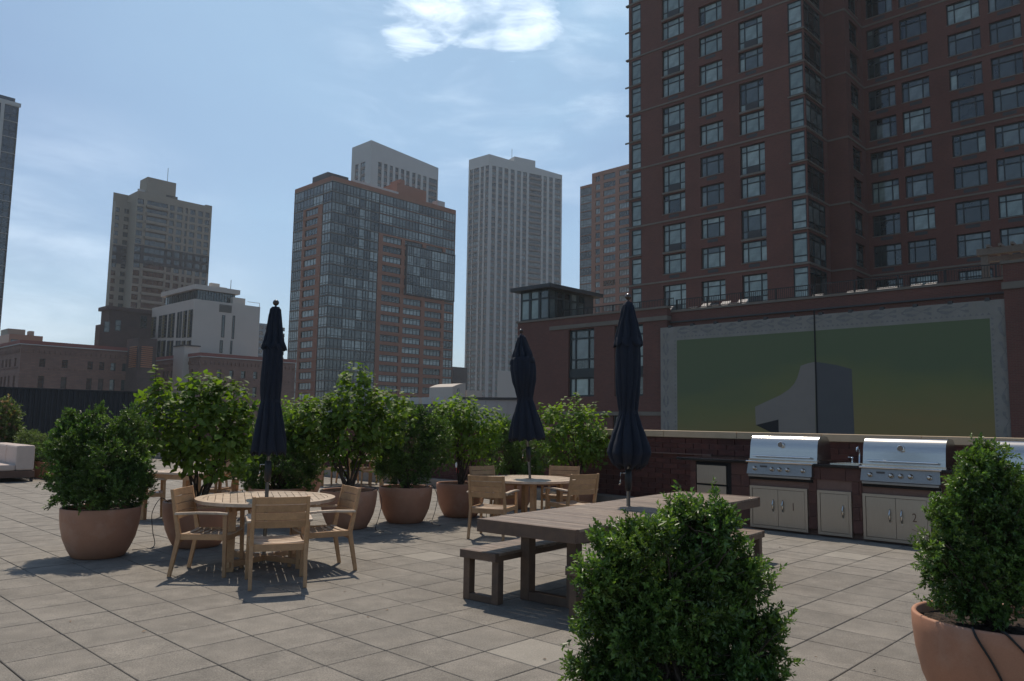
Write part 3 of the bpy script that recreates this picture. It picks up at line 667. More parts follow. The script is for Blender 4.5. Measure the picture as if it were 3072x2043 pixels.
# ---- mural hung on the podium
def mural():
    tl, tr = PF.t(1982, 1100), PF.t(3052, 1000); zt, zbm = 8.15, -2.0
    F = Face(*PF.W(0, 0, -.25)[:2], AD-90); tl, tr = F.t(1982, 1100), F.t(3053, 1100)
    b = F.W((tl+tr)/2, zbm); rt = root('mural_banner', 'huge mural of a grey numeral 1 on green inside a painted picture frame', 'mural', b)
    il, ir = F.t(2031, 1100), F.t(2974, 1050); it = F.z(2031, 1021)
    m = MB(b); m.fbox(F, tl, tr, zbm, zt, .02, .10); m.build('backing', 'roofm', rt)
    m = MB(b); m.face([F.W(il, zbm+1), F.W(ir, zbm+1), F.W(ir, it), F.W(il, it)], 0, [(0, 0), (1, 0), (1, 1), (0, 1)]); 
    m.build('canvas', ['mgreen'], rt)
    m = MB(b)
    for a, c, z0, z1 in ((tl, il, zbm, zt), (ir, tr, zbm, zt), (il, ir, it, zt), (il, ir, zbm, zbm+1)): m.fbox(F, a, c, z0, z1, -.006, .015)
    m.build('painted_frame', 'mframe', rt)
    m = MB(b); k = 0; rr = random.Random(3)          # printed ornament: beads and leaf scrolls
    for (a0, a1, zc) in ((il, ir, it+.18),):
        t = a0
        while t < a1: m.face([F.W(t, zc, -.010), F.W(t+.09, zc+.12, -.010), F.W(t+.18, zc, -.010)]); t += .27
    z = zbm+1
    while z < it:
        for tt in (il-.18, ir+.06): m.face([F.W(tt, z, -.010), F.W(tt+.12, z+.09, -.010), F.W(tt, z+.18, -.010)])
        z += .27
    def scroll(t, z, hor):
        n = 9
        for s_ in (-1, 1):
            pts = []
            for i in range(n):
                q = i/(n-1); x = (q-.5)*1.5; y = s_*.16*math.sin(q*math.pi*1.5)+rr.uniform(-.03, .03)
                pts.append((t+x, z+y) if hor else (t+y, z+x))
            for i in range(n-1):
                (x0, y0), (x1, y1) = pts[i], pts[i+1]; wd = .05+.04*math.sin(i)
                dx, dy = (0, wd) if hor else (wd, 0)
                m.face([F.W(x0-dx, y0-dy, -.0102), F.W(x1-dx, y1-dy, -.0102), F.W(x1+dx, y1+dy, -.0102), F.W(x0+dx, y0+dy, -.0102)])
    t = il
    while t < ir-1: scroll(t+.8, zt-.32, True); t += 1.75
    z = zbm+2
    while z < zt-1: scroll(tl+.42, z, False); scroll(tr-.5, z, False); z += 1.75
    m.build('painted_ornament', 'mline', rt, kind='stuff')
    def poly(pts, mt, nm, d):
        m = MB(b); m.face([F.W(*F.px(1900+x/2.012, 850+y/2.012), d) for x, y in pts]); m.build(nm, mt, rt)
    poly([(735, 745), (815, 708), (885, 676), (940, 640), (972, 605), (990, 570), (1003, 525), (1010, 498), (1055, 482), (1098, 474), (1101, 1060), (882, 1060), (876, 822), (740, 855)], 'mgrey', 'numeral_one', -.004)
    poly([(1101, 474), (1130, 478), (1230, 494), (1318, 518), (1326, 700), (1335, 910), (1337, 1060), (1103, 1060)], 'mdark', 'numeral_side', -.0045)
    poly([(740, 855), (876, 822), (882, 1060), (874, 920)], 'mblack', 'numeral_underside', -.005)
    m = MB(b); s0 = F.t(1900+1101/2.012, 1100); m.fbox(F, s0-.04, s0+.04, zbm, zt+.3, -.03, -.008); m.build('seam', 'black', rt)
    m = MB(b)
    t = tl+.6
    while t < tr: m.fbox(F, t, t+.22, zt-.05, zt+.12, -.02, .25); t += 1.7
    m.build('bracket', 'roofm', rt, kind='stuff')
mural()
# ---- orange brick and glass tower (centre)
def orange_tower():
    FL, FR, zt = corner_faces(998, 528, 210); st = 2.95
    tl, tr = FL.t(878, 720), FR.t(1366, 720)
    base = FL.W(0, GZ); rt = root('orange_brick_tower', 'orange brick and glass apartment tower with a dark protruding glass box near its right edge', 'building', base)
    ztop = 69.5; z_par = ztop-1.4
    fl = [z_par-st*k for k in range(0, 28)]     # storey tops
    wall = MB(base); opsL, opsR = [], []; wn = []
    def tt(F, x, y=700): return F.t(x, y)
    LB = (tl, tt(FL, 907)); LW = (tt(FL, 914), tt(FL, 951)); LG = (tt(FL, 964), -.12)
    for k, z in enumerate(fl):
        zb_ = z-st
        if zb_ < GZ: break
        if k < 2:
            a, b = tl, LG[0]; opsL.append((a, b, zb_+.12, z)); n = 7
            for q in range(3): wn.append((FL, a+(b-a)*q/3, zb_+.12, (b-a)/3, st-.12, (.33, .66), (.22,), .1))
        else:
            opsL.append((LB[0], LB[1], zb_+.15, z)); wn.append((FL, LB[0], zb_+.15, LB[1]-LB[0], st-.15, (.2, .4, .6, .8), (.25,), .1))
            opsL.append((LW[0], LW[1], zb_+.6, z-.4)); wn.append((FL, LW[0], zb_+.6, LW[1]-LW[0], st-1.0, (.25, .5, .75), (), .25))
        opsL.append((LG[0], LG[1], zb_+.12, z)); wn.append((FL, LG[0], zb_+.12, LG[1]-LG[0], st-.12, (.33, .66), (.22,), .1))
        # right face
        cols = [(1000, 1037), (1037, 1075), (1079, 1094), (1096, 1106), (1112, 1136)]
        g0, g1 = .12, tt(FR, 1137)
        xs = [g0, g0+(g1-g0)*.30, g0+(g1-g0)*.57, g0+(g1-g0)*.70, g0+(g1-g0)*.82, g1]
        opsR.append((g0, g1, zb_+.12, z))
        for q in range(5): wn.append((FR, xs[q], zb_+.12, xs[q+1]-xs[q], st-.12, [(.25, .5, .75), (.25, .5, .75), (), (.5,), (.5,)][q], (.22,), .1))
        x1366 = tr
        if k < 4:
            opsR.append((g1, tr-.12, zb_+.12, z))
            for q in range(6): wn.append((FR, g1+(tr-.12-g1)*q/6, zb_+.12, (tr-.12-g1)/6, st-.12, (.25, .5, .75), (.22,), .1))
        else:
            for a, b in ((1150, 1206), (1216, 1269), (1280, 1330)):
                a, b = tt(FR, a), tt(FR, b); opsR.append((a, b, zb_+.6, z-.4)); wn.append((FR, a, zb_+.6, b-a, st-1.0, (.2, .4, .6, .8), (.75,), .25))
            a, b = tt(FR, 1338), tr-.12; opsR.append((a, b, zb_+.3, z-.1)); wn.append((FR, a, zb_+.3, b-a, st-.4, (.33, .66), (.25,), .15))
    facade(wall, FL, tl, 0, GZ, ztop, opsL, .3); facade(wall, FR, 0, tr, GZ, ztop, opsR, .3); solid(wall, FL, FR, tl, tr, GZ, ztop)
    wall.build('wall', 'obrick', rt)
    sl = MB(base)
    for z in fl: sl.fbox(FL, tl-.05, 0, z-.02, z+.10, -.06, .1); sl.fbox(FR, .01, tt(FR, 1137), z-.018, z+.098, -.06, .1)
    sl.build('floor_slab', 'curbstone', rt)
    co = MB(base); co.fbox(FL, -.18, -.002, GZ, z_par, -.03, .1); co.fbox(FR, .002, .16, GZ, z_par-.003, -.028, .1); co.build('corner_mullion', 'frame', rt)
    wn.sort(key=lambda q: (q[2] < 5, -q[3])); many_windows(rt, base, wn, 300, 'window', 'glass_f', bar=.16)
    # protruding glass box
    a, b = tt(FR, 1214, 850), tt(FR, 1360, 850); zt2, zb2 = FR.z(1217, 736), FR.z(1215, 880)
    gb = MB(base)
    gb.fbox(FR, a, b, zb2-.3, zb2, -.7, -.02); gb.fbox(FR, a, b, zt2, zt2+.3, -.7, -.02); gb.fbox(FR, a, a+.25, zb2, zt2, -.7, -.02); gb.fbox(FR, b-.15, b, zb2, zt2, -.7, .5)
    gb.build('glass_box_frame', 'roofm', rt)
    n = max(3, round((zt2-zb2)/st)); hh = (zt2-zb2)/n; wb = b-a-.4
    for k in range(n):
        fr_ = [0, .12, .26, .38, .5, .68, .84, 1]
        for q in range(7):
            window(rt, base, FR, a+.25+wb*fr_[q], zb2+hh*k, wb*(fr_[q+1]-fr_[q]), hh-.08, (.5,) if q % 2 else (.33, .66), (.22,), .1, 'glass_f', -.66, name='box_window')
    ph = MB(base)
    c0, c1 = tt(FR, 1208, 600), tt(FR, 1297, 600); ph.fbox(FR, c0, c1, ztop, ztop+4.6, 3, 10); ph.fbox(FR, c0+2, c1-8, ztop+4.6, ztop+6.4, 4, 9)
    ph.build('penthouse', 'obrick', rt)
    mk = MB(base); c0, c1 = tt(FR, 1012, 540), tt(FR, 1075, 540); mk.fbox(FR, c0, c1, ztop, ztop+2.6, 5, 13); mk.build('roof_plant', 'roofm', rt)
    mk = MB(base); c0, c1 = tt(FR, 1070, 550), tt(FR, 1205, 570); mk.fbox(FR, c0, c1, ztop+.2, ztop+1.2, 1.5, 3.5); mk.build('roof_screen', 'greyb', rt)
    mk = MB(base); mk.fbox(FR, tt(FR, 1322, 610), tt(FR, 1344, 610), ztop, ztop+2.2, 1.5, 4); mk.build('roof_vent', 'greyb', rt)
orange_tower()
# ---- second orange brick tower, partly hidden by the big tower
def orange_two():
    p = onY(1776/DD, 521/DD, 270); F = Face(p.x, p.y, AD-90); st = 2.95; t0, t1 = 0, 22
    base = F.W(0, GZ); rt = root('orange_brick_tower', 'slim orange brick tower with a glass side strip, half hidden by the big tower', 'building', base)
    ztop = p.z; wall = MB(base); ops = []; wn = []; zt = ztop-1.3
    cols = [(1786, 1800, (.5,)), (1810, 1846, (.25, .5, .75)), (1857, 1892, (.2, .4, .6, .8))]
    for k in range(30):
        z = zt-st*k; 
        for a, b, xs in cols:
            a, b = F.t(a, 640), F.t(b, 640); ops.append((a, b, z-st+.75, z-.2)); wn.append((F, a, z-st+.75, b-a, st-.95, xs, (), .25))
    facade(wall, F, 0, t1, GZ, ztop, ops, .3)
    FR = Face(F.p[0], F.p[1], AD)
    A_, B_ = F.W(0, 0), F.W(0, 0, 20)
    wall.face([(A_.x, A_.y, GZ), (B_.x, B_.y, GZ), (B_.x, B_.y, ztop), (A_.x, A_.y, ztop)]); q = [F.W(0, ztop), F.W(t1, ztop), F.W(t1, ztop, 20), F.W(0, ztop, 20)]; wall.face(q)
    # glass strip on the left, a little lower
    a = F.t(1740, 640); zg = F.z(1740, 560); gl = []
    ops2 = []
    for k in range(30):
        z = zg-1.0-st*k
        if z < 2: break
        ops2.append((a+.1, -.15, z-st+.25, z)); wn.append((F, a+.1, z-st+.25, -.25-a, st-.25, (.14, .28, .43, .57, .71, .86), (.3,), .15))
    facade(wall, F, a, 0, GZ, zg, ops2, .3); solid2 = F.W(a, 0); s3 = F.W(a, 0, 18)
    wall.face([(solid2.x, solid2.y, GZ), (s3.x, s3.y, GZ), (s3.x, s3.y, zg), (solid2.x, solid2.y, zg)]); wall.face([F.W(a, zg), F.W(0, zg), F.W(0, zg, 18), F.W(a, zg, 18)])
    wall.build('wall', 'obrick', rt); wn.sort(key=lambda q: -q[2]); many_windows(rt, base, wn, 150, 'window', 'glass_f')
orange_two()
# ---- pale grey towers
def grey_tower(x, y, Y, degL, degR, lx, rx, yt, colsL, colsR, crown, bal, label, lim, st=2.8, slant=0, nst=55):
    FL, FR, zt = corner_faces(x, y, Y, degL, degR); tl, tr = FL.t(lx, yt), FR.t(rx, yt)
    base = FL.W(0, GZ); rt = root('grey_tower', label, 'building', base)
    wall = MB(base); wn = []; oL, oR = [], []
    zc = zt-crown
    for k in range(nst):
        z = zc-st*k
        if z < 0: break
        for F, cols, ops in ((FL, colsL, oL), (FR, colsR, oR)):
            for a, b in cols:
                a, b = F.t(a, yt), F.t(b, yt)
                ops.append((a, b, z-st+1.0, z)); wn.append((F, a, z-st+1.0, b-a, st-1.0, (.5,) if b-a < 4 else (.25, .5, .75), (), .3))
    facade(wall, FL, tl, 0, GZ, zt-slant*.0, oL, .5); facade(wall, FR, 0, tr, GZ, zt-slant, oR, .5)
    if slant:
        wall.face([FR.W(0, zt-slant), FR.W(tr, zt-slant), FR.W(0, zt)])
    solid(wall, FL, FR, tl, tr, GZ, zt-slant)
    wall.build('wall', 'greyb', rt)
    sp_ = MB(base)
    for (F, t, z, w_, h_, xs, ys, dp) in wn: sp_.fbox(F, t, t+w_, z-.95, z, -.003 if w_ < 6 else -.4, .2)
    sp_.build('spandrel', 'greyb2', rt, kind='stuff')
    for a, b in bal:
        a, b = FR.t(a, yt), FR.t(b, yt); m = MB(base); m.fbox(FR, a, b, GZ, zc+1.5, .0, .3); m.build('recessed_bay', 'greyb2', rt)
    many_windows(rt, base, wn, lim, 'window', 'glass', bar=.14)
    return FL, FR, zt, base, rt
FLw, FRw, ztw, bw, rw = grey_tower(1468, 462, 360, -40, 30, 1404, 1686, 600,
    [(1408, 1418), (1420, 1436), (1441, 1450), (1455, 1465)],
    [(1475, 1487), (1494, 1506), (1512, 1524), (1531, 1543), (1550, 1562), (1568, 1580), (1587, 1624), (1630, 1640), (1647, 1658), (1664, 1682)],
    5.4, [], 'pale grey ribbed tower with a blank crown, right of the orange glass tower', 300, slant=3)
m = MB(bw); a, b = FRw.t(1543, 500), FRw.t(1606, 500); m.fbox(FRw, a, b, ztw-3, ztw+1.5, .02, 14); m.build('crown', 'greyb', rw)
m = MB(bw); t = FRw.t(1551, 460); m.tube([FRw.W(t, ztw, 5), FRw.W(t, ztw+7, 5)], .12, 6); m.build('antenna', 'roofm', rw)
grey_tower(1114, 420, 300, None, None, 1055, 1316, 480,
    [(1066, 1076), (1082, 1096)], [(1135, 1146), (1153, 1163), (1170, 1180), (1187, 1197), (1204, 1214), (1220, 1230), (1238, 1248), (1254, 1264), (1271, 1281), (1288, 1313)],
    8.0, [], 'pale grey tower with a tall blank slanted crown rising behind the orange brick tower', 130, st=2.9, slant=2.5, nst=14)
# ---- tan stepped tower on the left
def tan_tower():
    p = onY(414/DD, 580/DD, 270); FR = Face(p.x, p.y, AD); base = FR.W(0, GZ); st = 2.9
    rt = root('tan_tower', 'tan concrete stepped residential tower with a dark grey belt and rooftop block, at the left', 'building', base)
    X = lambda x, y=700: FR.t(300+x/4.125, y)
    Z = lambda x, y: FR.z(300+x/4.125, 520+y/4.125)
    zt_bay, zt_r, zt_e = Z(590, 240), Z(900, 312), Z(1300, 385)
    zr = Z(700, 350); zk = [zr-st*k for k in range(0, 40)]
    d0, d1 = Z(680, 915), Z(680, 1140)
    cols = [(440, 520, 0), (560, 820, 1), (848, 905, 0), (938, 1008, 0), (1042, 1072, 0), (1102, 1168, 0), (1202, 1262, 0), (1288, 1345, 0)]
    up, dk = MB(base), MB(base); ops = []; wn = []
    for z in zk:
        for a, b, bal in cols:
            a, b = X(a), X(b)
            if z > zt_r-1 and a > X(840): continue
            ops.append((a, b, z-2.1, z-.1)); wn.append((FR, a, z-2.1, b-a, 2.0, (.25, .5, .75) if bal else (.5,), (), .3))
    tr = X(1370); te = X(1290); tb_ = X(840)
    segs = [(0, tb_, zt_bay), (tb_, te, zt_r), (te, tr, zt_e)]
    for a, b, zt in segs:
        facade(up, FR, a, b, d0, zt, ops, .4); facade(dk, FR, a, b, d1, d0, ops, .4); facade(up, FR, a, b, GZ, d1, ops, .4)
        up.face([FR.W(a, zt), FR.W(b, zt), FR.W(b, zt, 10), FR.W(a, zt, 10)])
        for q in (a, b): up.face([FR.W(q, GZ), FR.W(q, GZ, 10), FR.W(q, zt, 10), FR.W(q, zt)])
    FL = Face(*FR.W(0, 0, 7)[:2], AD); tw = FL.t(300+168/4.125, 700); tw1 = FL.t(300+425/4.125, 700); ztw_ = FL.z(300+300/4.125, 520+352/4.125)
    o2 = []
    for z in zk:
        if z > ztw_-.5: continue
        for a, b in ((172, 225), (282, 345)):
            a, b = FL.t(300+a/4.125, 700), FL.t(300+b/4.125, 700); o2.append((a, b, z-1.9, z-.2)); wn.append((FL, a, z-1.9, b-a, 1.7, (.5,), (), .3))
    for m_1, z0, z1 in ((up, d0, ztw_), (dk, d1, d0), (up, GZ, d1)): facade(m_1, FL, tw, max(tw1, 0), z0, z1, o2, .4)
    up.face([FL.W(tw, ztw_), FL.W(tw1, ztw_), FL.W(tw1, ztw_, 3), FL.W(tw, ztw_, 3)]); up.face([FL.W(tw, GZ), FL.W(tw, GZ, 3), FL.W(tw, ztw_, 3), FL.W(tw, ztw_)])
    up.face([FL.W(tw, GZ, 3), FR.W(tr, GZ, 10), FR.W(tr, zt_e, 10), FL.W(tw, zt_e, 3)])
    up.build('wall', 'beigeb', rt); dk.build('dark_belt', 'darkb', rt)
    bl = MB(base)
    for z in zk:
        if z < zt_bay-1 and not (d1 < z-2.5 < d0): bl.fbox(FR, X(548), X(828), z-2.9, z-1.95, -.9, .1)
    bl.build('balcony', 'beigeb', rt, kind='stuff')
    m = MB(base); m.fbox(FR, X(612, 550), X(972, 550), zt_bay-3, Z(800, 70), 2, 9); m.build('roof_block', 'beigeb', rt)
    m = MB(base); m.fbox(FR, X(845, 590), X(990, 590), zt_r-1, Z(900, 262), 2, 5); m.build('roof_plant', 'roofm', rt)
    m = MB(base); m.tube([FR.W(X(940, 550), Z(800, 70), 8), FR.W(X(940, 550), Z(800, 70)+7, 8)], .09, 6); m.build('antenna', 'roofm', rt)
    m = MB(base); m.fbox(FR, X(505, 570), X(600, 570), zt_bay, zt_bay+1.6, 3, 3.1); m.build('roof_railing', 'greyb', rt)
    wn.sort(key=lambda q: -q[2]); many_windows(rt, base, wn, 298, 'window', 'glass_d', bar=.10)
tan_tower()
# ---- old brick warehouses
def warehouse(x, y, Y, lx, rx, ry, winsR, winsL, label, z_off=()):
    FL, FR, zt = corner_faces(x, y, Y); tl, tr = FL.t(lx, ry), FR.t(rx, ry); base = FL.W(0, GZ)
    rt = root('brick_warehouse', label, 'building', base); wall = MB(base); oL, oR = [], []; wn = []
    rows = ((zt-4.95, zt-3.3), (zt-9.1, zt-6.8))
    for F, wins, ops in ((FR, winsR, oR), (FL, winsL, oL)):
        for a, b in wins:
            a, b = F.t(a, ry), F.t(b, ry)
            for z0, z1 in rows: ops.append((a, b, z0, z1)); wn.append((F, a, z0, b-a, z1-z0, (), (.5,), .35))
    facade(wall, FL, tl, 0, GZ, zt, oL, .45); facade(wall, FR, 0, tr, GZ, zt, oR, .45); solid(wall, FL, FR, tl, tr, GZ, zt)
    wall.build('wall', 'wbrick', rt)
    c = MB(base)
    for F, a, b in ((FL, tl, .0), (FR, -.28, tr)): c.fbox(F, a, b+(.28 if F is FL else 0)*0, zt-.62, zt+.1, -.3, .02)
    c.build('cornice', 'wbrick2', rt)
    c = MB(base)
    for F, a, b in ((FL, tl, 0), (FR, -.36, tr)): c.fbox(F, a, b, zt-.78, zt-.62, -.38, .02)
    c.build('cornice_edge', 'greyb', rt)
    for rz, hh, d in ((zt-2.3, .7, .22), (rows[0][0]-.5, .3, .15)):
        c = MB(base)
        for F, a, b in ((FL, tl, -.2), (FR, 0, tr)):
            t = a+.3
            while t < b-.5: c.fbox(F, t, t+.42, rz, rz+hh, -d, .01); t += .95
        c.build('dentil', 'wbrick', rt, kind='stuff')
    c = MB(base)
    for k in range(7):
        z = rows[1][1]+.2-k*.62
        for F, a, b in ((FL, tl, 0), (FR, 0, tr)): 
            c.fbox(F, a, b, z, z+.16, -.03, .005) if z < rows[1][0] or z > rows[1][1] else None
    c.build('string_course', 'wbrick', rt)
    many_windows(rt, base, wn, 200, 'window', 'glass_d', bar=.1)
    return FL, FR, zt, base, rt
s48 = lambda a: a/4.48
warehouse(65, 1021, 150, -70, 424, 1110, [(s48(a), s48(b)) for a, b in ((520, 602), (828, 905), (1172, 1245), (1330, 1402), (1484, 1556), (1640, 1712))],
          [(3, 9), (14, 20), (25, 31), (41, 47)], 'long low pinkish brick warehouse at the far left, above the dark metal screen', ((6.4+2.3, 11.2), (0, 0)) if 0 else ())
warehouse(603, 1059, 165, 424, 885, 1120, [(652, 664), (688, 701), (723, 737), (760, 773), (812, 824)],
          [(400+a/3.485, 400+(a+22)/3.485) for a in (305, 345, 390, 432, 475, 520, 560, 600)], 'low pinkish brick warehouse in front of the white hotel, behind the first umbrella')
def block(name, label, x, y, Y, lx, rx, ry, material, extra=None, zb=GZ, degL=None, degR=None, part='wall'):
    FL, FR, zt = corner_faces(x, y, Y, degL, degR); tl, tr = FL.t(lx, ry), FR.t(rx, ry); base = FL.W(0, zb)
    rt = root(name, label, 'building', base); mb = MB(base); solid(mb, FL, FR, tl, tr, zb, zt, 0, True); mb.build(part, material, rt)
    if extra: extra(FL, FR, tl, tr, zt, base, rt)
    return rt
def dark_ex(FL, FR, tl, tr, zt, b, rt):
    m = MB(b); m.fbox(FL, tl-.5, 0, zt-.8, zt+.1, -.6, .02); m.fbox(FR, -.6, tr, zt-.8, zt+.103, -.6, .02); m.build('cornice', 'dbrick', rt)
    for i in range(3):
        t = FR.t(352+i*8, 945); 
    window(rt, b, FR, FR.t(420, 975), FR.z(420, 985), 1.6, 3.2, (.5,), (.5,), .12, 'glass_f', -.12)
block('brick_block', 'tall sooty dark brick block rising behind the left warehouse', 328, 919, 185, 304, 470, 940, 'dbrick', dark_ex)
def low_ex(FL, FR, tl, tr, zt, b, rt):
    window(rt, b, FR, FR.t(310, 1000), FR.z(310, 996), 1.3, 2.6, (), (.5,), .12, 'glass_d', -.12); window(rt, b, FR, FR.t(344, 990), FR.z(344, 992), 1.3, 2.6, (), (.5,), .12, 'glass_d', -.12)
block('brick_block', 'lower sooty brick block stepping down to the left of the tall dark block', 300, 973, 178, 285, 440, 1000, 'dbrick', low_ex)
def louv_ex(FL, FR, tl, tr, zt, b, rt):
    for F, a, c in ((FR, FR.t(424, 1050), FR.t(457, 1050)), (FL, FL.t(392, 1050), FL.t(411, 1050))):
        z1, z0 = zt-1.6, zt-6.2; n = 11; 
        for k in range(n):
            m = MB(b); z = z0+(z1-z0)*k/n; m.fbox(F, a, c, z, z+(z1-z0)/n*.55, -.25, .0); m.build('louvre_blade', 'louvre', rt)
block('plant_room', 'brick rooftop plant room with copper coloured louvres between the two warehouses', 418, 1012, 160, 380, 470, 1040, 'dbrick', louv_ex)
def hotel_ex(FL, FR, tl, tr, zt, b, rt):
    c3 = lambda x: 400+x/3.485
    for i, (a, c, mt) in enumerate(((185, 232, 'ochre'), (262, 292, 0), (300, 345, 'ochre'), (362, 385, 0), (388, 425, 'ochre'), (452, 470, 0), (478, 500, 0), (515, 552, 'ochre'), (568, 610, 'ochre'))):
        ta, tb_ = FL.t(c3(a), 1000), FL.t(c3(c), 1000); z1, z0 = zt-2.4, FL.z(c3(a), 800+760/3.485)
        zz = [(z0+.35, z1), (GZ+14, z0-.35)]
        for za, zc in zz:
            window(rt, b, FL, ta, za, tb_-ta, zc-za, (.5,), [k/7 for k in range(1, 7)], .14, 'glass_f' if not mt else 'glass_d', -.1)
            if mt:
                m = MB(b); m.fbox(FL, ta+.1, ta+(tb_-ta)*.42, za+.1, zc-.1, -.08, -.02); m.build('ochre_panel', 'ochre', rt)
    for (a, c, y0, y1) in ((918, 950, 505, 738), (910, 940, 768, 900), (1030, 1053, 510, 755), (1020, 1040, 772, 915)):
        ta, tb_ = FR.t(c3(a), 1000), FR.t(c3(c), 1000); z1, z0 = FR.z(c3(a), 800+y0/3.485), FR.z(c3(a), 800+y1/3.485)
        window(rt, b, FR, ta, z0, tb_-ta, z1-z0, (), [k/6 for k in range(1, 6)], .12, 'glass_d', -.1)
    ta, tb_ = FR.t(c3(900), 920), FR.t(c3(1028), 920); z1, z0 = FR.z(c3(900), 800+388/3.485), FR.z(c3(900), 800+470/3.485)
    for k in range(8):
        m = MB(b); z = z0+(z1-z0)*k/8; m.fbox(FR, ta, tb_, z, z+(z1-z0)*.07, -.12, 0); m.build('louvre_blade', 'roofm', rt)
    # set back glazed top floor with an overhanging pale roof
    p = FL.W(-3.0, 0, 3.2); m = MB(b)
    pl, prr = Face(*FR.W(1.8, 0, 3)[:2], AD-90), Face(*FR.W(1.8, 0, 3)[:2], AD); t1 = prr.t(705, 900); t0 = pl.t(497, 900); zt2 = zt+2.7
    solid(m, pl, prr, t0, t1, zt, zt2, 0, True); m.build('top_floor', 'glass_d', rt)
    m = MB(b); q = [pl.W(t0-.9, 0, -.9), pl.W(.9, 0, -.9), prr.W(t1+.8, 0, -.9)]; q.append(q[0]+q[2]-q[1]); m.hexa([(k.x, k.y, zt2+.003) for k in q]+[(k.x, k.y, zt2+1.1) for k in q]); m.build('roof', 'whiteb', rt)
    m = MB(b)
    for k in range(14): tt_ = t1*k/14; m.fbox(prr, tt_, tt_+.12, zt, zt2, -.1, .02)
    for k in range(14): tt_ = t0*k/14; m.fbox(pl, tt_, tt_+.12, zt, zt2, -.1, .02)
    m.build('mullion', 'frame', rt)
    m = MB(b)
    for x in (655, 668): t = prr.t(x, 870); m.fbox(prr, t, t+1.1, zt2+1.1, zt2+2.8, 4, 5.2)
    m.fbox(prr, prr.t(676, 870), prr.t(698, 870), zt2+1.1, zt2+1.9, 3, 6); m.build('roof_vent', 'whiteb', rt)
    m = MB(b); t = prr.t(709, 870); m.tube([prr.W(t, zt2+1, 3), prr.W(t, zt2+4, 3)], .08, 5); m.build('antenna', 'roofm', rt)
    m = MB(b); m.fbox(FR, FR.t(708, 900), FR.t(745, 900), zt, zt+1.8, 1.5, 5); m.fbox(FR, FR.t(745, 900), tr, zt+.9, zt+1.0, .3, .4); m.fbox(FR, tr-.1, tr, zt, zt+1, .3, .4); m.build('roof_parapet', 'whiteb', rt)
block('white_hotel', 'white rendered hotel block with tall vertical window strips and a glazed top floor', 584, 896, 175, 452, 777, 1000, 'whiteb', hotel_ex)
block('roof_shed', 'small white rooftop shed in front of the hotel', 553, 1037, 168, 522, 599, 1045, 'whiteb', lambda FL, FR, tl, tr, zt, b, rt: MB(b) and (lambda m: (m.fbox(FL, tl-.2, 0, zt, zt+.25, -.3, .1), m.fbox(FR, -.3, tr+.1, zt+.002, zt+.252, -.3, .1), m.build('roof_edge', 'roofm', rt)))(MB(b)))
def blue_ex(FL, FR, tl, tr, zt, b, rt):
    wn = [(FR, FR.t(778, 1000)+i*3.1, zt-3-k*3.2, 2.2, 2.0, (), (), -.1) for i in range(5) for k in range(14)]
    many_windows(rt, b, [(F, t, z, w_, h_, x, y, d) for F, t, z, w_, h_, x, y, d in wn], 100, 'window', 'glass_blue', bar=.1)
block('blue_tower', 'distant small blue grey tower peeking out right of the white hotel', 776, 969, 400, 770, 812, 1000, 'blueb', blue_ex)
def tan_ex(FL, FR, tl, tr, zt, b, rt):
    m = MB(b); a, c = FR.t(31, 990), FR.t(84, 990); m.fbox(FR, a, c, zt, FR.z(31, 983), 3, 12); m.build('roof_block', 'beigeb', rt)
    m = MB(b); a, c = FR.t(96, 1000), FR.t(110, 1000); m.fbox(FR, a, c, zt, zt+1.8, 3, 6); m.build('roof_vent', 'beigeb', rt)
    for k in range(7): window(rt, b, FR, FR.t(33, 1010)+k*3.3, zt-3.6, 2.2, 1.8, (.5,), (), .15, 'glass_f', -.1)
block('tan_building', 'small tan building with a rooftop block peeking over the left warehouse', 28, 1001, 260, -40, 129, 1008, 'louvre', tan_ex)
# ---- navy glass tower at the left edge
def navy_tower():
    p = onY(59/DD, 312/DD, 200); F = Face(p.x, p.y, AD); t1 = 0; t0 = -30; base = F.W(0, GZ)
    rt = root('glass_tower', 'navy glass tower with white piers cropped by the left edge of the photo', 'building', base)
    zt = p.z; hs = (F.z(59, 312)-F.z(30, 650))/6.4*1.0; m = MB(base)
    m.fbox(F, t0, t1, GZ, zt, .15, 20); m.build('core', 'roofm', rt)
    m = MB(base); m.fbox(F, t0, t1+.3, zt-.9, zt+.1, -.25, .2)
    for k in range(6): m.fbox(F, t1-.2-k*3.6-3.2-.8, t1-.2-k*3.6-3.2, GZ, zt-.9, -.3, .15)
    m.build('white_pier', 'greyb', rt)
    m = MB(base); z = zt-.9
    zz = []
    while z > 3: zz.append(z); z -= 4.35
    for z in zz: m.fbox(F, t0, t1, z-.16, z, -.12, .14)
    m.build('floor_line', 'greyb', rt)
    for z in zz[:-1]:
        for k in range(6): window(rt, base, F, t1-3.2-k*3.6-.1-(.1 if k else 0), z-4.35, 2.9, 4.19, (.5,), (.4,), .12, 'glass_blue', .0)
    m = MB(base); m.fbox(F, t0, F.t(51, 290), zt+.1, F.z(50, 291), 1.5, 15); m.build('roof_screen', 'glass_blue', rt)
    m = MB(base); m.fbox(F, t0, F.t(3, 250), zt+.1, F.z(2, 250), 4, 12); m.build('roof_block', 'red' if 0 else 'roofm', rt)
navy_tower()
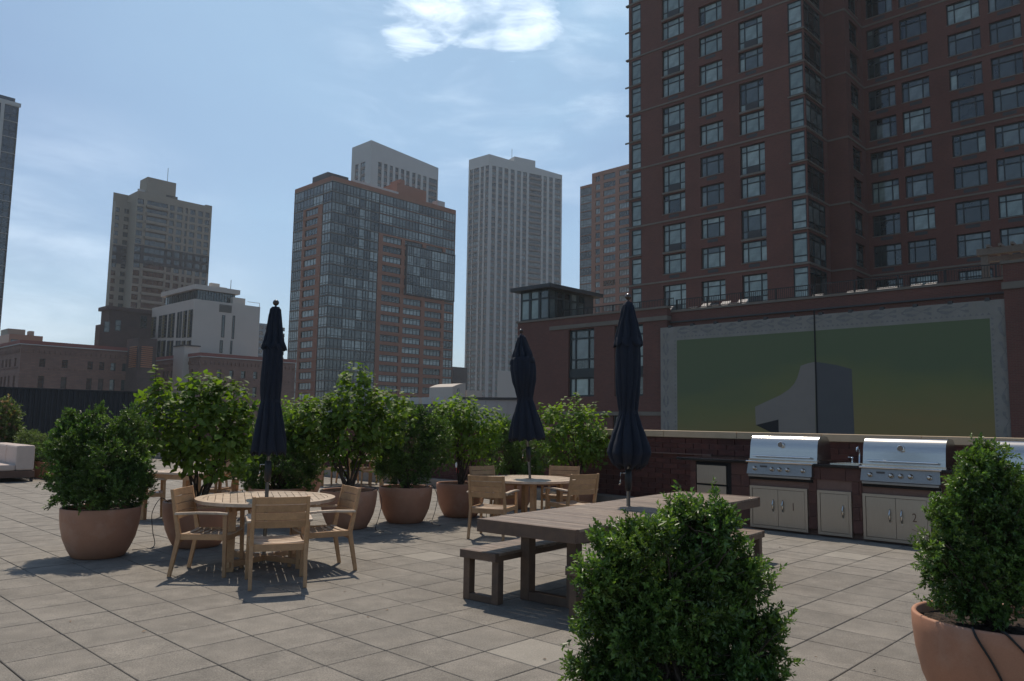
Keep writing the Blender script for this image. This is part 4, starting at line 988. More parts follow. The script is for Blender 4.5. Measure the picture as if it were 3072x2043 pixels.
# ---- small buildings low in the middle gap
block('dark_building', 'distant dark grey building in the gap between the orange and pale towers', 1360, 1100, 300, 1345, 1402, 1130, 'darkb', None)
def gable():
    FL, FR, zt = corner_faces(1357, 1196, 130); b = FR.W(0, GZ); rt = root('curved_gable', 'pale stone curved gable with a small round window low between the towers', 'building', b)
    t1 = FR.t(1396, 1190); z0 = FR.z(1357, 1260); zc = FR.z(1357, 1160); ze = FR.z(1396, 1150)
    n = 10; ring = [FR.W(t1*i/n, zc+(ze-zc)*math.sin(i/n*math.pi/2)) for i in range(n+1)]
    back = [p+Vector((FR.n[0]*6, FR.n[1]*6, 0)) for p in ring]; m = MB(b)
    m.face([FR.W(0, z0)]+[FR.W(t1, z0)]+ring[::-1]); m.face([FR.W(0, z0, 6), FR.W(t1, z0, 6)]+back[::-1])
    for i in range(n): m.face([ring[i], ring[i+1], back[i+1], back[i]])
    m.face([FR.W(0, z0), FR.W(0, z0, 6), back[0], ring[0]]); m.face([FR.W(t1, z0), FR.W(t1, z0, 6), back[-1], ring[-1]])
    m.build('wall', 'whiteb', rt)
    m = MB(b); c = (FR.t(1375, 1175), FR.z(1375, 1174)); m.face([FR.W(c[0]+.35*math.cos(k*.5236), c[1]+.55*math.sin(k*.5236), -.03) for k in range(12)]); m.build('round_window', 'glass_d', rt)
    m = MB(b); m.fbox(FR, c[0]-.04, c[0]+.04, c[1]-.5, c[1]+.5, -.07, -.04); m.fbox(FR, c[0]-.3, c[0]+.3, c[1]-.04, c[1]+.04, -.075, -.035); m.build('window_bar', 'greyb', rt)
gable()
def lowb_ex(FL, FR, tl, tr, zt, b, rt):
    m = MB(b); m.fbox(FR, 0, tr, zt-1.3, zt+.1, -.3, .02); m.build('cornice', 'whiteb', rt)
    for k in range(4): window(rt, b, FR, .5+k*1.3, zt-3.4, .8, 1.2, (.5,), (), .1, 'glass_d', -.1)
block('low_brick_house', 'low orange brick building with a pale cornice beside the curved gable', 1397, 1172, 135, 1394, 1443, 1185, 'obrick', lowb_ex)
block('beige_building', 'plain beige building end wall behind the middle umbrella', 1494, 1111, 170, 1492, 1580, 1150, 'whiteb', None)
def panel_building():
    p = onY(1392/DD, 1195/DD, 75); F = Face(p.x, p.y, -12); t1 = F.t(1600, 1200); b = F.W(0, GZ); rt = root('metal_building', 'low building clad in white metal panels with a dark roof edge behind the middle shrubs', 'building', b)
    m = MB(b); m.fbox(F, 0, t1, GZ, p.z, .1, 12); m.build('core', 'greyb', rt)
    n = int(t1/1.1); pm = None
    for k in range(n+1):
        for j in range(4):
            m = MB(); m.box(0, 1.07, 0, .08, 0, 1.75)
            if pm is None: pm = m.mesh('wall_panel', ['greyb'])
            put('wall_panel', pm, rt, F.W(k*1.1, p.z-.1-1.8*(j+1))-b, F.a)
    m = MB(b); m.fbox(F, -.2, t1+1, p.z-.1, p.z+.12, -.15, 12); m.build('roof', 'roofm', rt)
panel_building()
block('grey_roof_building', 'low dark grey roofline with pale rooftop units behind the tall middle shrub', 1300, 1212, 120, 1180, 1400, 1230, 'darkb',
      lambda FL, FR, tl, tr, zt, b, rt: [(lambda m: (m.fbox(FL, tl+(k*3.0), tl+k*3.0+2.2, zt, zt+1.1, 1, 3), m.build('roof_unit', 'greyb', rt)))(MB(b)) for k in range(5)])
# ================================================================== TERRACE FURNITURE
# ---- teak armchair (local: x right, y forward, z up)
def make_chair():
    r = root('teak_armchair', 'x', 'chair')
    def B(nm, pts, w_, h_, up=(0, 0, 1), w2=None, h2=None, mt='teak'):
        m = MB(); 
        for a, b in zip(pts[:-1], pts[1:]): m.beam(a, b, w_, h_, up=up)
        return m.build(nm, mt, r, bevel=.004)
    for s_ in (-1, 1):
        x = s_*.255
        m = MB(); m.beam((x, -.315, 0), (x, -.235, .42), .034, .036, up=(0, 1, 0), w2=.036, h2=.05); m.beam((x, -.237, .415), (x, -.335, .885), .036, .05, up=(0, 1, 0), w2=.032, h2=.028); m.build('leg', 'teak', r, bevel=.004)
        m = MB(); m.beam((x*1.06, .255, 0), (x*1.06, .235, .635), .034, .036, up=(0, 1, 0), w2=.036, h2=.044); m.build('leg', 'teak', r, bevel=.004)
        m = MB(); P = [(x*1.10, -.275, .640), (x*1.12, -.05, .652), (x*1.12, .15, .652), (x*1.10, .27, .645)]
        for a, b in zip(P[:-1], P[1:]): m.beam(a, b, .058, .024)
        m.build('armrest', 'teak_top', r, bevel=.004)
        m = MB(); m.beam((x, -.23, .405), (x*1.04, .235, .405), .024, .06); m.build('side_rail', 'teak', r, bevel=.003)
        m = MB(); m.box(x*1.06-.013, x*1.06+.013, .24, .27, -.001, .004); m.build('foot_cap', 'pole', r)
    m = MB(); m.beam((-.25, .235, .395), (.25, .235, .395), .03, .06); m.build('front_rail', 'teak', r, bevel=.003)
    m = MB(); m.beam((-.25, -.235, .385), (.25, -.235, .385), .03, .07); m.build('back_rail', 'teak', r, bevel=.003)
    for k in range(8):
        y = -.205+k*.062; zz = .432-.022*math.sin(math.pi*(k+.5)/8); m = MB(); n = 6
        for i in range(n):
            x0, x1 = -.237+.474*i/n, -.237+.474*(i+1)/n; za, zb_ = zz-.012*(1-(x0/.237)**2), zz-.012*(1-(x1/.237)**2)
            m.hexa([(x0, y-.025, za-.008), (x1, y-.025, zb_-.008), (x1, y+.025, zb_-.008), (x0, y+.025, za-.008), (x0, y-.025, za+.008), (x1, y-.025, zb_+.008), (x1, y+.025, zb_+.008), (x0, y+.025, za+.008)])
        m.build('seat_slat', 'teak_top', r)
    for k in range(4):
        z0 = .578+k*.077; h_ = .069; n = 8; m = MB()
        def yy(x, z): return -.237-.098*(z-.415)/.47-.026*(1-(x/.24)**2)
        for i in range(n):
            x0, x1 = -.238+.476*i/n, -.238+.476*(i+1)/n
            m.hexa([(x0, yy(x0, z0)-.009, z0), (x1, yy(x1, z0)-.009, z0), (x1, yy(x1, z0)+.009, z0), (x0, yy(x0, z0)+.009, z0),
                    (x0, yy(x0, z0+h_)-.009, z0+h_), (x1, yy(x1, z0+h_)-.009, z0+h_), (x1, yy(x1, z0+h_)+.009, z0+h_), (x0, yy(x0, z0+h_)+.009, z0+h_)])
        m.build('back_slat', 'teak', r)
    return r
chair0 = make_chair(); bpy.context.view_layer.update(); index_kids(chair0); first = [True]
def chair(p, facing, label, group, dz=0):
    """p: seat centre on the floor; facing: direction vector (x,y)"""
    a = math.atan2(facing[1], facing[0])-math.pi/2
    c = chair0 if first[0] else copy_tree(chair0); first[0] = False
    c.location = (p[0], p[1], 0); c.rotation_euler = (0, 0, a); c['label'] = label; c['group'] = group; return c
# ---- round slatted teak table
def round_table(c, R_, label, rot=0.0, legs=4):
    t = root('round_table', label, 'table', (c[0], c[1], 0), rot, 'round teak tables')
    zt = .745
    m = MB(); n = 72; ri = R_-.085
    for i in range(n):
        a, b = 2*math.pi*i/n, 2*math.pi*(i+1)/n; P = []
        for z in (zt-.034, zt):
            for r_, q in ((ri, a), (R_, a), (R_, b), (ri, b)): P.append((r_*math.cos(q), r_*math.sin(q), z))
        m.hexa([P[0], P[1], P[2], P[3], P[4], P[5], P[6], P[7]])
    m.build('rim', 'teak_top', t)
    w_ = .078; k = -int(ri/w_)-1; r2 = ri-.004
    while k*w_ < ri:
        x0, x1 = k*w_+.003, (k+1)*w_-.003; k += 1
        if x0 >= r2 or x1 <= -r2: continue
        x0, x1 = max(x0, -r2+.002), min(x1, r2-.002)
        xs = [x0+(x1-x0)*i/3 for i in range(4)]; m = MB()
        for i in range(3):
            ya, yb = [math.sqrt(max(r2*r2-x*x, 0)) for x in (xs[i], xs[i+1])]
            for s0, s1 in ((.045, 1), (-1, -.045)) if abs((x0+x1)/2) < .04 else ((-1, 1),):
                A_, B_ = (s0*ya if abs(s0) == 1 else s0), (s0*yb if abs(s0) == 1 else s0); C_, D_ = (s1*yb if abs(s1) == 1 else s1), (s1*ya if abs(s1) == 1 else s1)
                if abs(D_-A_) < .001 and abs(C_-B_) < .001: continue
                m.hexa([(xs[i], A_, zt-.026), (xs[i+1], B_, zt-.026), (xs[i+1], C_, zt-.026), (xs[i], D_, zt-.026), (xs[i], A_, zt-.002), (xs[i+1], B_, zt-.002), (xs[i+1], C_, zt-.002), (xs[i], D_, zt-.002)])
        if m.f: m.build('plank', 'teak_top', t)
    q = R_*.58
    for a in range(legs):
        an = math.pi/4+a*math.pi/2; x, y = q*math.cos(an)*1.15, q*math.sin(an)*1.15
        m = MB(); m.beam((x, y, .0), (x, y, zt-.03), .078, .078, up=(1, 0, 0)); m.build('leg', 'teak', t, bevel=.006)
    for a in (0, 1):
        an = math.pi/4+a*math.pi/2; x, y = q*1.15*math.cos(an), q*1.15*math.sin(an)
        m = MB(); m.beam((-x*1.1, -y*1.1, .075+a*.001), (x*1.1, y*1.1, .075+a*.001), .07, .06); m.build('foot_brace', 'teak', t, bevel=.006)
        m = MB(); m.beam((-x*1.15, -y*1.15, zt-.075+a*.001), (x*1.15, y*1.15, zt-.075+a*.001), .05, .075); m.build('top_brace', 'teak', t)
    return t
# ---- closed umbrella
def umbrella(p, ztop, prof, tier, label, base_z=0.0, seed=0, lean=(0, 0), crank_z=.98, knobside=-1):
    """prof: [(z,r)] body from top to bottom; tier: [(z,r)] top vent skirt; heights in metres"""
    u = root('market_umbrella', label, 'umbrella', (p[0], p[1], base_z), 0, 'closed navy umbrellas')
    rr = random.Random(seed); z0 = base_z
    m = MB(); m.tube([(0, 0, .0), (0, 0, ztop-z0-.18)], .021, 12); m.build('pole', 'pole', u, smooth=True)
    m = MB(); zb_ = ztop-z0-.036; m.lathe([(0.001, zb_+.036)]+[(.036*math.sin(math.pi*k/10), zb_+.036*math.cos(math.pi*k/10)) for k in range(1, 10)]+[(.012, zb_-.036), (.012, zb_-.05), (.022, zb_-.055), (.026, zb_-.075), (.022, zb_-.09)], 20); m.build('finial', 'knob', u, smooth=True)
    def cloth(nm, pts, folds, amp, droop, sh):
        ph = rr.uniform(0, 6); sk = [rr.uniform(.75, 1.25) for _ in range(folds)]; sk2 = [rr.uniform(-.35, .35) for _ in range(folds)]; n = len(pts); seg = folds*12
        zz = []
        def r_of(a, t):
            x = (a/(2*math.pi)*folds+ph+.22*math.sin(4.5*t+a)+.12*math.sin(11*t+2*a)) % folds; i = int(x); fr_ = x-i+sk2[i]*.25*math.sin(math.pi*(x-i))
            v = abs(math.sin(math.pi*fr_)); v = v**.75*sk[i]; v2 = math.sin(2*math.pi*fr_*2+i)*.12
            return 1-amp*(1-v)*min(1, .35+t)+v2*amp*.6*t
        mb = MB(); i0 = 0
        for k, (z, r_) in enumerate(pts):
            t = k/(n-1)
            for j in range(seg):
                a = 2*math.pi*j/seg; f_ = r_of(a, t); dz = -droop*max(0, t-.8)/.2*(1-abs(f_-1)*0)*(.5+.5*math.sin(folds*a*1.0+ph)) if droop else 0
                q = r_*f_*(1+.035*math.sin(3*a+5*t+ph)+.025*math.sin(7*a-9*t+ph*2)); lx, ly = lean[0]*(1-t)*0+sh[0]*math.sin(math.pi*t), sh[1]*math.sin(math.pi*t)
                mb.v.append((q*math.cos(a)+lx, q*math.sin(a)+ly, z-z0+dz))
        for k in range(n-1):
            for j in range(seg):
                j2 = (j+1) % seg; mb.f.append((k*seg+j, k*seg+j2, (k+1)*seg+j2, (k+1)*seg+j)); mb.m.append(0); mb.uv += [(0, 0)]*4
        o = mb.build(nm, 'navy', u, smooth=True); so = o.modifiers.new('thickness', 'SOLIDIFY'); so.thickness = .004
        return o
    def dense(pts, n):
        o = []
        for (a, b) in zip(pts[:-1], pts[1:]):
            for k in range(n): t = k/n; t2 = t*t*(3-2*t)*.5+t*.5; o.append((a[0]+(b[0]-a[0])*t, a[1]+(b[1]-a[1])*t2))
        return o+[pts[-1]]
    cloth('canopy', dense(prof, 4), 11, .24, .05, (rr.uniform(-.01, .01)+lean[0], 0))
    cloth('vent_canopy', dense(tier, 4), 8, .36, .035, (lean[0]*.2, 0))
    inner = MB(); zb = prof[-1][0]-z0
    for k in range(8):
        a = k*math.pi/4+.2; inner.beam((.03*math.cos(a), .03*math.sin(a), ztop-z0-.5), (prof[-1][1]*.62*math.cos(a), prof[-1][1]*.62*math.sin(a), zb-.035), .012, .018)
    inner.build('rib', 'pole', u, kind='stuff')
    # tie strap
    tz = min(prof[2:-1], key=lambda q: q[1]); m = MB(); m.lathe([(tz[1]*1.0, tz[0]-z0+.02), (tz[1]*1.0, tz[0]-z0-.02)], 32); m.build('tie_strap', 'navy', u)
    # crank housing and collar
    cz = crank_z-z0
    m = MB(); m.lathe([(.022, cz+.12), (.036, cz+.11), (.040, cz), (.036, cz-.10), (.022, cz-.12)], 14, close=True); m.build('crank_housing', 'pole', u, smooth=True)
    m = MB(); s_ = knobside; m.tube([(s_*.03, -.01, cz+.075), (s_*.085, -.01, cz+.075), (s_*.09, -.01, cz-.02), (s_*.085, -.01, cz-.03), (s_*.105, -.01, cz-.055)], .008, 7); m.build('crank_handle', 'steel', u, smooth=True)
    return u
# ---- first table group
D_ = lambda x, y, z=0.0: GS(x, y, z)
c1 = lambda x, y: (450+x/3.369, 1400+y/3.369)
cr_ = lambda x, y: (1330+x/4.613, 1300+y/4.613)
T1 = D_(800, 1491, .745); R1_ = (D_(1008, 1491, .745)-D_(592, 1491, .745)).length/2
a1 = math.atan2(*(lambda d: (d.y, d.x))(D_(*c1(1610, 1110))-D_(*c1(845, 1150))))
round_table(T1, R1_, 'round slatted teak table in the left foreground, with three chairs', a1)
g1 = 'teak armchairs round the left table'
def chair_from(rl, rr_, label, group):
    m_ = (rl+rr_)/2; d = (rr_-rl); f_ = Vector((-d.y, d.x, 0)).normalized()
    if f_.dot(Vector((m_.x, m_.y, 0))*0+Vector((0, 0, 0))) < 0: pass
    return m_ + f_*.315, f_
p, f_ = chair_from(D_(*c1(1030, 1255)), D_(*c1(1542, 1225)), '', ''); chair(p, f_, 'teak armchair with its slatted back to the camera, in front of the left round table', g1)
lf = (T1-Vector((D_(*c1(190, 1110)).x, D_(*c1(190, 1110)).y, T1.z)))
a, b = D_(*c1(360, 1008)), D_(*c1(190, 1112)); mid = (a+b)/2; f_ = (D_(*c1(725, 1130))-b).normalized()
d_ = (b-a).normalized(); f2 = Vector((-d_.y, d_.x, 0)); f_ = (f2+f_*.9).normalized(); chair(b+f_*.315+Vector((-f_.y, f_.x, 0))*.255, f_, 'teak armchair at the left side of the left round table, seen side on', g1)
b = D_(*c1(2075, 1047)); a = D_(*c1(1640, 1110)); f_ = (a-b).normalized(); f_ = (f_+(T1-b).normalized()*.35); f_.z = 0; f_.normalize()
chair(b+f_*.315+Vector((f_.y, -f_.x, 0))*.255, f_, 'teak armchair at the right side of the left round table, angled towards it', g1)
def prof_px(pts, x0, Y):      # photo y, half width px -> (z, r)
    return [(onY(x0/DD, y/DD, Y).z, hw*Y/FPX) for y, hw in pts]
s25 = lambda l: [(880+y/2.53, w_/2.53) for y, w_ in l]
Y1 = T1.y
umbrella((T1.x, T1.y), onY(635, 690, Y1).z,
    prof_px(s25([(380, 68), (500, 74), (640, 77), (740, 74), (815, 70), (900, 88), (1020, 110), (1120, 124), (1200, 130)]), 820, Y1),
    prof_px(s25([(105, 26), (125, 40), (180, 48), (300, 60), (350, 72), (412, 88)]), 822, Y1),
    'closed navy umbrella standing through the left round table', seed=3, crank_z=onY(617, 1085, Y1).z)
# ---- second table group
T2 = D_(*cr_(1185, 622), .745); R2_ = abs(D_(*cr_(1830, 630), .745).x-T2.x)
round_table(T2, R2_, 'round slatted teak table in the middle distance, between the shrubs and the long table', .9)
g2 = 'teak armchairs round the far table'
p, f_ = chair_from(D_(*cr_(365, 1462)), D_(*cr_(800, 1490)), '', '')
chair(p, f_, 'teak armchair with its back to the camera, front left of the far round table', g2)
def chair_at(q, target, label, group, turn=0.0):
    f_ = Vector((target[0]-q[0], target[1]-q[1], 0)).normalized(); f_.rotate(Matrix.Rotation(turn, 3, 'Z')); chair(Vector((q[0], q[1], 0))+f_*.30, f_, label, group)
def backpt(x1, y1, x2, y2, z=.885): return (D_(*cr_(x1, y1), z)+D_(*cr_(x2, y2), z))/2
chair_at(backpt(385, 455, 705, 440), T2, 'teak armchair at the back left of the far round table, nearest the terracotta pot', g2)
chair_at(backpt(1490, 440, 1860, 462), T2, 'teak armchair at the back right of the far round table, facing the camera', g2, .25)
chair_at(backpt(1850, 585, 2028, 535), T2, 'teak armchair at the right side of the far round table, seen edge on', g2, -.15)
Y2 = T2.y
s96 = lambda l: [(800+y/3.136, w_/3.136) for y, w_ in l]
umbrella((T2.x, T2.y), onY(1190, 756, Y2).z,
    prof_px(s96([(850, 108), (960, 122), (1070, 116), (1160, 92), (1245, 74), (1330, 100), (1430, 135), (1520, 160), (1610, 178)]), 1572, Y2),
    prof_px(s96([(642, 24), (665, 40), (740, 62), (820, 92), (895, 116)]), 1552, Y2),
    'closed navy umbrella in the middle, standing through the far round table', seed=8, crank_z=onY(1213, 1045, Y2).z)
UM = [x for x in bpy.data.objects if x.get('label', '').startswith('closed navy umbrella in the middle')][0]; UM.rotation_euler = (0, rad(-4.2), 0); UM.location.x += .07
# ---- long dark table with two benches
TA = rad(AD+5.0)
ax = Vector((math.cos(TA), math.sin(TA), 0)); bx = Vector((ax.y, -ax.x, 0))      # ax away, bx to the right
nearmid = (D_(1441.8, 1554.5, .745)+D_(1715.5, 1592.8, .745))/2
def plank_furn(name, label, cat, origin, length, width, zt, th, group=None, legspec=None, nm='plank'):
    """origin: near end middle; local x = along ax, local y = -bx(left)"""
    o = root(name, label, cat, (origin.x, origin.y, 0), TA, group)
    n = int((length-.12)/.108); pw = (length-.12)/n; m = MB(); m.box(0, pw-.009, -width/2+.002, width/2-.002, zt-.024, zt)
    pm = m.mesh(nm, ['ipe_top'])
    for k in range(n): put(nm, pm, o, (.06+k*pw+.0045, 0, pr.uniform(-.0012, .0012)), bevel=.003)
    m = MB(); m.box(0, .052, -width/2, width/2, zt-th, zt+.002); m.build('end_board', 'ipe', o, bevel=.004)
    m = MB(); m.box(length-.052, length, -width/2, width/2, zt-th, zt+.002); m.build('end_board', 'ipe', o, bevel=.004)
    for s_ in (-1, 1):
        m = MB(); y0 = s_*(width/2-.045); m.box(.053, length-.053, min(y0, y0+s_*.043), max(y0, y0+s_*.043), zt-th, zt-.026); m.build('side_rail', 'ipe', o)
    m = MB(); m.box(.053, length-.053, -.04, .04, zt-th+.01, zt-.026); m.build('centre_rail', 'ipe', o)
    for x in legspec['x']:
        w_, t = legspec['w'], legspec['t']
        for s_ in (-1, 1):
            m = MB(); y0 = s_*(w_/2-t/2); m.box(x, x+t*1.05, y0-t/2, y0+t/2, 0, zt-th-.001); m.build('leg', 'ipe', o, bevel=.005)
        m = MB(); m.box(x+.004, x+t-.004, -w_/2+t, w_/2-t, 0, t*.8); m.build('foot_rail', 'ipe', o, bevel=.005)
    return o
wT = (D_(1715.5, 1592.8, .745)-D_(1441.8, 1554.5, .745)).length
plank_furn('dining_table', 'long dark hardwood plank table with an umbrella through it, right of centre', 'table', nearmid, 4.15, wT, .745, .115, None, dict(x=(.36, 3.7), w=.62, t=.10))
c5 = lambda x, y: (1350+x/2.613, 1300+y/2.613)
bn = (D_(*c5(82, 905), .455)+D_(*c5(350, 950), .455))/2
plank_furn('bench', 'dark plank bench tucked along the left side of the long table', 'bench', bn, 3.35, .43, .455, .072, 'benches at the long table', dict(x=(.05, 3.2), w=.42, t=.076))
fe = D_(1760*DD, 1222*DD, .455); bo = fe-ax*3.35-bx*.21
plank_furn('bench', 'dark plank bench right of the long table, its far end showing past the bush', 'bench', bo, 3.35, .43, .455, .072, 'benches at the long table', dict(x=(.05, 3.2), w=.42, t=.076))
T3 = D_(1447*DD, 1165*DD, .745); Y3 = T3.y
s275 = lambda l: [(850+y/2.75, w_/2.75) for y, w_ in l]
umbrella((T3.x, T3.y), onY(1443, 676, Y3).z,
    prof_px(s275([(450, 96), (600, 104), (760, 104), (900, 98), (1000, 86), (1065, 78), (1150, 104), (1260, 145), (1350, 176), (1395, 186), (1470, 150), (1500, 90)]), 1885, Y3),
    prof_px(s275([(160, 30), (185, 46), (250, 62), (350, 88), (440, 112), (505, 128)]), 1885, Y3),
    'closed navy umbrella standing through the long dark table, right of centre', seed=5, crank_z=onY(1447, 1105, Y3).z, knobside=-1)
# ---- furniture glimpsed behind the pots
def square_table(c, w_, label, rot, th=.05, zt=.76):
    t = root('square_table', label, 'table', (c[0], c[1], 0), rot, 'square teak tables')
    n = 10; pw = w_/n; m = MB(); m.box(-w_/2, w_/2, 0, pw-.006, zt-.03, zt); pm = m.mesh('plank', ['teak_top'])
    for k in range(n): put('plank', pm, t, (0, -w_/2+k*pw, 0))
    for sx in (-1, 1):
        for sy in (-1, 1):
            m = MB(); x, y = sx*(w_/2-.06), sy*(w_/2-.06); m.box(x-.04, x+.04, y-.04, y+.04, 0, zt-.031); m.build('leg', 'teak', t, bevel=.005)
        m = MB(); m.box(sx*(w_/2-.05)-.015, sx*(w_/2-.05)+.015, -w_/2+.1, w_/2-.1, zt-.11, zt-.032); m.build('apron', 'teak', t)
        m = MB(); m.box(-w_/2+.1, w_/2-.1, sx*(w_/2-.05)-.015, sx*(w_/2-.05)+.015, zt-.11, zt-.032); m.build('apron', 'teak', t)
    return t
cl = lambda x, y: (430+x/5.226, 1300+y/5.226)
g3 = 'teak armchairs at the tables behind the pots'
lg = D_(*cl(110, 1395)); sc_ = lg+Vector((.35, .62, 0)); square_table(sc_, 1.1, 'square teak table behind the two left pots, mostly hidden', rad(AD-62))
chair_at(sc_+Vector((.95, .15, 0)), sc_, 'teak armchair right of the hidden square table behind the second pot', g3, .1)
chair_at(sc_+Vector((.1, 1.0, 0)), sc_, 'teak armchair on the far side of the hidden square table behind the second pot', g3)
chair_at(sc_+Vector((-.85, -.45, 0)), sc_, 'teak armchair left of the hidden square table, behind the leftmost potted bush', g3)
q = D_(*cl(1090, 930)); chair_at(q+Vector((.1, 0, 0)), q+Vector((-1, .6, 0)), 'teak armchair far back between the second shrub and the umbrella', g3)
c3 = lambda x, y: (920+x/7.84, 1330+y/7.84)
lg4 = D_(*c3(340, 1020)); s4 = lg4+Vector((.75, .35, 0))*.9; square_table(s4, 1.15, 'square teak table far back behind the tall middle shrub', rad(AD-90+10))
chair_at(s4+Vector((-.75, .7, 0)), s4, 'teak armchair behind the far square table, left of the tall shrub stems', g3)
chair_at(s4+Vector((.2, 1.0, 0)), s4, 'teak armchair on the far side of the far square table', g3)
chair_at(s4+Vector((.95, -.45, 0)), s4, 'teak armchair right of the far square table, beside the boxwood pot', g3, .2)
# ---- sofa and planter at the far left
def sofa():
    u0, v1 = uvw(D_(102, 1444)); u1 = u0-.42; u0 = u1-1.3
    vR = v1; L_ = 3.8; p = W(u1, vR); o = root('outdoor_sofa', 'beige cushioned outdoor sofa on a dark base cropped at the left edge', 'sofa', p, rad(AD))
    # local x = +u (away), local y = -v.. rotate: x along A, y along -B
    d = u1-u0
    m = MB(); m.box(-d, .42, 0, L_, .10, .27); m.build('base', 'wicker', o, bevel=.01)
    for k in range(2):
        m = MB(); m.box(-d-.02, 0, k*1.9+.01, k*1.9+1.88, .272, .42); m.build('seat_cushion', 'cushion', o, bevel=.035)
        for q in range(2): m = MB(); m.box(-.0, .40, k*1.9+q*.95+.01, k*1.9+q*.95+.94, .275, .88); m.build('back_cushion', 'cushion', o, bevel=.04)
    for x in (-d+.05, .37):
        for y in (.06, L_-.06): m = MB(); m.box(x-.03, x+.03, y-.03, y+.03, 0, .10); m.build('leg', 'pole', o)
    pb_ = D_(125, 1440); pz = root('planter_box', 'terracotta coloured rectangular planter behind the sofa end', 'planter', (pb_.x, pb_.y+.5, 0), rad(AD))
    m = MB(); m.box(-.25, .25, -.9, .9, 0, .42); m.build('box', 'terra', pz, bevel=.01)
    m = MB(); m.box(-.22, .22, -.87, .87, .421, .43); m.build('soil', 'soil', pz)
    return pb_
PLB = sofa()
# ================================================================== GRILL ISLAND
IU = 11.75; IF = Face(*W(IU, 0)[:2], AD-90)
def island():
    X = lambda x, y=1150: IF.t(x*DD, y*DD)
    t0, t1 = X(1560, 1052), 1.2; zc = 1.075
    b = IF.W(-4.5, 0, .3); rt = root('kitchen_island', 'dark red clad outdoor kitchen counter with black top and stainless doors along the parapet', 'counter', b)
    m = MB(b); m.fbox(IF, t0+.25, t1, .10, zc-.045, .02, 1.12); m.fbox(IF, t0+.25, t1, 0, .10, .09, 1.12); m.build('base', 'mortar', rt)
    m = MB(b); m.fbox(IF, t0, t1, zc-.042, zc, -.04, 1.14); m.build('countertop', 'stone_top', rt, bevel=.004)
    doors = [(X(1728), X(1860), 'double', '1'), (X(1883), X(1961), 'single', None), (X(1987), X(2142), 'double', '2'), (X(2142)+.28, X(2142)+1.25, 'double', None)]
    zA, zB = .035, .685
    # cladding slabs between door openings
    slabs = []
    xs = [t0+.25]+[q for d in doors for q in d[:2]]+[t1]
    fr0, fr1 = X(1603, 1100), X(1684, 1100)
    rows = [(.10+.185*k, .10+.185*(k+1)) for k in range(5)]
    for k, (z0, z1) in enumerate(rows):
        t = t0+.25-(.18 if k % 2 else 0)
        while t < t1:
            a, c = max(t, t0+.25), min(t+.37, t1); segs = [(a, c)]
            blocks = [(fr0, fr1)]+[(d[0]-.01, d[1]+.01) for d in doors if z0 < zB+.01]
            for g0, g1 in blocks:
                ns = []
                for s0, s1 in segs:
                    if g1 <= s0 or g0 >= s1: ns.append((s0, s1))
                    else:
                        if g0 > s0: ns.append((s0, g0))
                        if g1 < s1: ns.append((g1, s1))
                segs = ns
            for s0, s1 in segs:
                if s1-s0 > .03: slabs.append((s0, s1, z0, min(z1, zc-.045)))
            t += .37
    for s0, s1, z0, z1 in slabs:
        m = MB(b); m.fbox(IF, s0+.003, s1-.003, z0+.003, z1-.003, RN.uniform(-.003, .001), .03); m.build('cladding_slab', 'brick_smooth', rt)
    for a, c, kind, num in doors:
        f = MB(b)
        for q0, q1, z0, z1 in ((a, c, zA, zA+.04), (a, c, zB-.04, zB), (a, a+.04, zA+.041, zB-.041), (c-.04, c, zA+.041, zB-.041)): f.fbox(IF, q0, q1, z0, z1, -.018, .02)
        fo = f.build('door_frame', 'steel_door', rt)
        leaves = [(a+.046, (a+c)/2-.003, 1), ((a+c)/2+.003, c-.046, -1)] if kind == 'double' else [(a+.046, c-.046, 1)]
        for l0, l1, s_ in leaves:
            m = MB(b); m.fbox(IF, l0, l1, zA+.046, zB-.046, -.012, .01); m.build('door', 'steel_door', fo)
            hx = l1-.075 if s_ == 1 else l0+.075; zc_ = (zA+zB)/2+.03
            m = MB(b); pts = [IF.W(hx, zc_-.10+.2*k/8, -.012-.032*math.sin(math.pi*k/8)) for k in range(9)]; m.tube(pts, .011, 8, rs=[.006, .010, .013, .014, .014, .014, .013, .010, .006]); m.build('handle', 'steel', fo, smooth=True)
        if num:
            cu = bpy.data.curves.new('numeral', 'FONT'); cu.body = num; cu.size = .17; cu.extrude = .0006; tmp = bpy.data.objects.new('tmp', cu); col.objects.link(tmp)
            bpy.context.view_layer.update(); me = bpy.data.meshes.new_from_object(tmp.evaluated_get(bpy.context.evaluated_depsgraph_get())); bpy.data.objects.remove(tmp); me.materials.clear(); me.materials.append(MT['mgrey'] if 0 else MT['wicker'])
            t = (a+c)/2+.21
            o = put('numeral', me, fo, IF.W(t, (zA+zB)/2-.02, -.0135)-b, (math.pi/2, 0, IF.a)); o.scale = (.75, 1, 1)
    # refrigerator with three drawers
    m = MB(b); m.fbox(IF, fr0, fr1, .06, zc-.05, .012, .06); m.build('fridge_recess', 'black', rt)
    m = MB(b); 
    for k, (z0, z1) in enumerate(((.66, .965), (.35, .63), (.09, .32))):
        m = MB(b); m.fbox(IF, fr0+.02, fr1-.09, z0, z1, -.012, .01); m.build('drawer', 'steel_door', rt, bevel=.003)
        m = MB(b); m.fbox(IF, fr0+.02, fr1-.09, z1+.003, z1+.018, -.02, .011); m.build('drawer_pull', 'black', rt)
    # sink basin and tap
    sx = X(1950, 1060)-.1
    m = MB(b)
    for q in ((-.21, .21, .16, .18), (-.21, .21, .56, .58), (-.21, -.19, .181, .559), (.19, .21, .181, .559)): m.fbox(IF, sx+q[0], sx+q[1], zc+.001, zc+.012, q[2], q[3])
    m.fbox(IF, sx-.189, sx+.189, zc+.001, zc+.004, .181, .559); m.build('sink', 'steel', rt)
